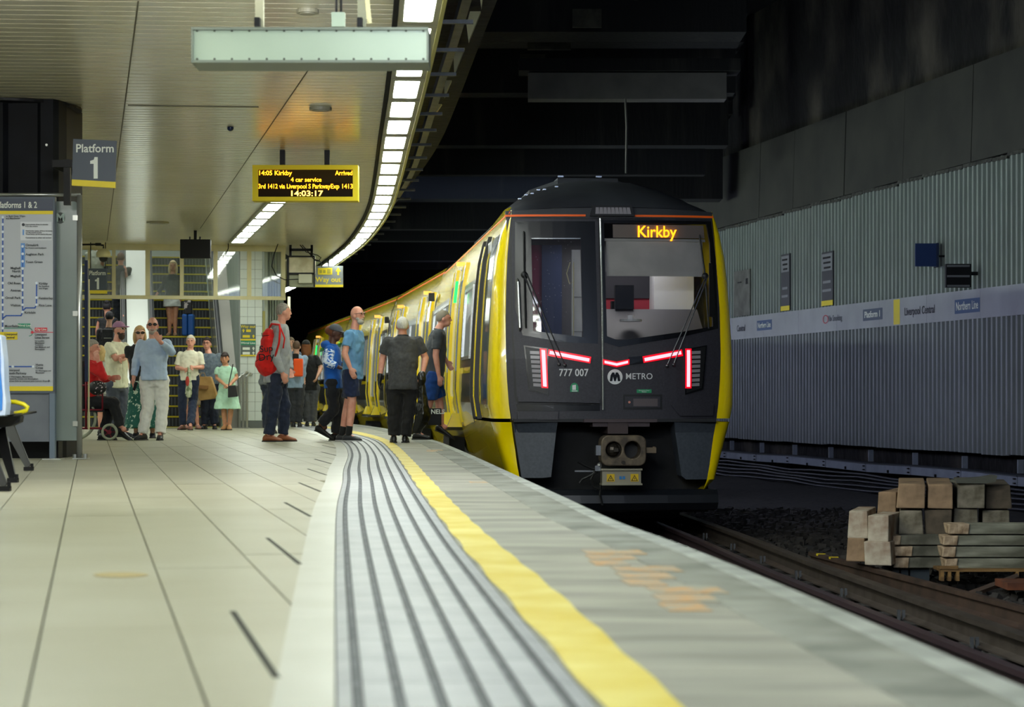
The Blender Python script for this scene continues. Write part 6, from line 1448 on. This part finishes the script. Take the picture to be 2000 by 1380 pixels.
# woman in wheelchair
r_, off, K = person('grey haired woman in red jacket and black trousers seated in a maroon wheelchair', 30.5, face=85, hface=80, head=(181, 680), neck=(180, 703), hip=(178, 784),
    el=((203, 735, -.2), (198, 740, .2)), wr=((192, 704, -.16), (216, 738, .1)), kn=((222, 786, -.05), (216, 792, .12)), an=((235, .10, -.05), (203, 0, .12)), foot=(75, 80), hair=('short', '8c857c', 'a8a198'), sk='pink',
    top=('c41a1c', .95), bottom=('15161b', 1.0), shoe='14141a', sw=.18, build=1.05)
t = empty('wheelchair', (0, 0, 0), label='maroon framed wheelchair with grey tyred front wheel beside the glass screen', cat='wheelchair')
Yw = 30.3; m_mar = mat('maroon_frame', '6a1426', .3, metal=.3)
for dy in (0, .5):
    MB().tube([at(168, 720, Yw+dy), at(168, 838, Yw+dy)], .016, 8).tube([at(150, 836, Yw+dy), at(195, 836, Yw+dy), at(207, 840, Yw+dy), at(212, 847, Yw+dy)], .015, 8).tube([at(150, 800, Yw+dy), at(200, 800, Yw+dy)], .012, 8).tube([at(160, 752, Yw+dy), at(196, 752, Yw+dy), at(200, 760, Yw+dy), at(200, 800, Yw+dy)], .013, 8).build('frame', m_mar, t, smooth=True)
    c = at(214, 855.5, Yw+dy); c.z = .115
    MB().tube([c+Vector((.095*math.cos(a), 0, .095*math.sin(a))) for a in [2*PI*k/24 for k in range(24)]], .019, 8, closed=True).build('tyre', mat('grey_tyre', '8f9480', .7), t, smooth=True)
    b = MB(); b.cyl(c, .03, .03, 12, 'y')
    for k in range(5): a = 2*PI*k/5; b.tube([c, c+Vector((.085*math.cos(a), 0, .085*math.sin(a)))], .009, 5)
    b.build('wheel_hub', m_mar, t); MB().cyl(c, .078, .01, 18, 'y').build('wheel_disc', m_blk, t)
    c2_ = at(146, 0, Yw+dy+.05); c2_.z = .30
    MB().tube([c2_+Vector((.28*math.cos(a), 0, .28*math.sin(a))) for a in [2*PI*k/32 for k in range(32)]], .018, 8, closed=True).build('tyre', mat('grey_tyre', '8f9480', .7), t, smooth=True)
MB().hexa([at(158, 804, Yw), at(204, 804, Yw), at(204, 804, Yw+.5), at(158, 804, Yw+.5), at(158, 799, Yw), at(204, 799, Yw), at(204, 799, Yw+.5), at(158, 799, Yw+.5)]).build('seat', m_blk, t)
MB().bx(tuple(at(160, 800, Yw)), (at(164, 0, Yw).x, Yw+.5, at(0, 705, Yw).z)).build('backrest', m_blk, t)
b = MB(); b.ell(at(190, 757, 30.15), (.13, .08, .10)); remesh(b.build('floral_bag', mat('floral', '101014', .5, c2='c8b8c0', scale=30, thr=(.6, .66), detail=1), label='black bag with pale floral print in the lap of the seated woman', cat='bag', smooth=True), .012, 2, .02)
# others near the wheelchair and on the escalators
person('fair haired person in white top behind the wheelchair, seen from behind', 34.5, face=170, head=(197, 690), neck=(199, 706), hip=(203, 765), el=((216, 738), (186, 738)), wr=((216, 762), (188, 762)), kn=((208, 805), (197, 805)), an=((208, 0), (197, 0)), foot=(180, 170), hair=('bob', 'b89a62', 'c8ac78'), top=('b4b6b0', .45), bottom=('a4a8ae', .45), sw=.165, build=.95, vox=.011, sk='pink')
person('person with pinned black hair and bare shoulders riding up the left escalator', 44.6, .82, face=185, head=(209, 601), neck=(210, 619), hip=(212, 678), el=((229, 645), (190, 645)), wr=((238, 628, -.1), (192, 670)), kn=((217, 722), (207, 722)), an=((217, 0), (207, 0)), foot=(180, 180), hair=('bun', '15121a'), top=('1a1c22', .05), bottom=('20242c', 1), sw=.175, sk='pink', vox=.011)
r_, off, K = person('dark haired person in black jacket riding up the left escalator, lower of the two', 43.4, .30, face=185, head=(214, 620), neck=(212, 640), hip=(210, 705), el=((228, 675), (194, 675)), wr=((228, 700), (196, 700)), kn=((216, 755), (205, 755)), an=((216, 0), (205, 0)), foot=(180, 180), hair=('short', '121016'), top=('17181d', 1), bottom=('1c1e26', 1), sw=.19, build=1.08, vox=.011)
t = empty('black_backpack', (0, 0, 0), label='black backpack worn by the lower person on the left escalator', cat='backpack'); b = MB(); bb(b, 199, 642, 221, 684, 43.0, .18); remesh(b.build('pack_body', cloth('191a1f', '2a2c32', 6), t, smooth=True), .014, 5)
MB().tube([at(203, 660, 42.97), at(218, 660, 42.97)], .006, 5).build('zip', m_silver, t)
person('person in dark jacket high on the left escalator behind the glazing', 46.2, 1.85, face=180, head=(236, 505), neck=(236, 519), hip=(236, 578), el=((247, 548), (224, 548)), wr=((246, 530, -.2), (224, 570)), kn=((240, 622), (231, 622)), an=((240, 0), (231, 0)), foot=(180, 180), hair=('short', '5a4030'), top=('1c2024', .5), bottom=('1d222c', 1), vox=.013, sk='pink')
person('person in pale top high on the left escalator behind the glazing', 47.2, 2.4, face=180, head=(187, 478), neck=(187, 490), hip=(188, 545), el=((200, 520), (174, 520)), wr=((200, 505, -.2), (174, 540)), kn=((193, 590), (184, 590)), an=((193, 0), (184, 0)), foot=(180, 180), hair=('short', '3a3028'), top=('b8beb0', .5), bottom=('3a3f46', 1), vox=.013, sk='pink')
person('long haired blonde woman in black blazer and pale skirt riding down the escalator', 46.0, 1.82, face=5, head=(338, 519), neck=(337, 535), hip=(336, 581), el=((319, 558), (351, 558)), wr=((308, 572, -.1), (352, 582)), kn=((331, 621), (342, 621)), an=((331, 0), (342, 0)), foot=(-5, 8), hair=('long', 'c8b080', 'd8c498'), top=('17161b', 1), skirt=('b8bcb8', .22, .0, None), shoe='8a6a50', sw=.17, build=.92, sk='tan', vox=.010, hs=.95)
b = MB(); b.prism([at(335, 532, 45.83), at(345, 532, 45.83), at(348, 572, 45.83), at(340, 574, 45.83)], (0, .06, 0)); b.build('blouse', cloth('c8a8a0'), bpy.data.objects['person.0%02d' % 0] if False else None, label='pale pink blouse front of the blonde woman', cat='blouse') if False else None
t = empty('suitcase', (0, 0, 0), label='bright blue suitcase standing on the escalator beside the blonde woman', cat='suitcase')
for a, b_ in ((355, 365.5), (366.5, 378)):
    k = MB(); bb(k, a, 613, b_, 655, 45.7, .25); k.build('shell', mat('case_blue', '1c5aa8', .35), t, bevel=.03)
    for x in (a+2, a+5, a+8): bb(MB(), x, 616, x+.8, 652, 45.69, .02).build('rib', mat('case_blue_dark', '12407c', .4), t)
b = MB(); bb(b, 359, 586, 374, 613, 45.72, .2); remesh(b.build('cabin_bag', mat('cabin_bag', '1a1a1e', .6, c2='b0a8a8', scale=9, thr=(.55, .6)), label='black and white bag on top of the blue suitcase', cat='bag', smooth=True), .014, 4)
for o, w, h in FIT:
    xs = [v.co.x for v in o.data.vertices]
    if xs and max(xs)-min(xs) > 1e-6: o.scale = (w/(max(xs)-min(xs)), 1, 1)
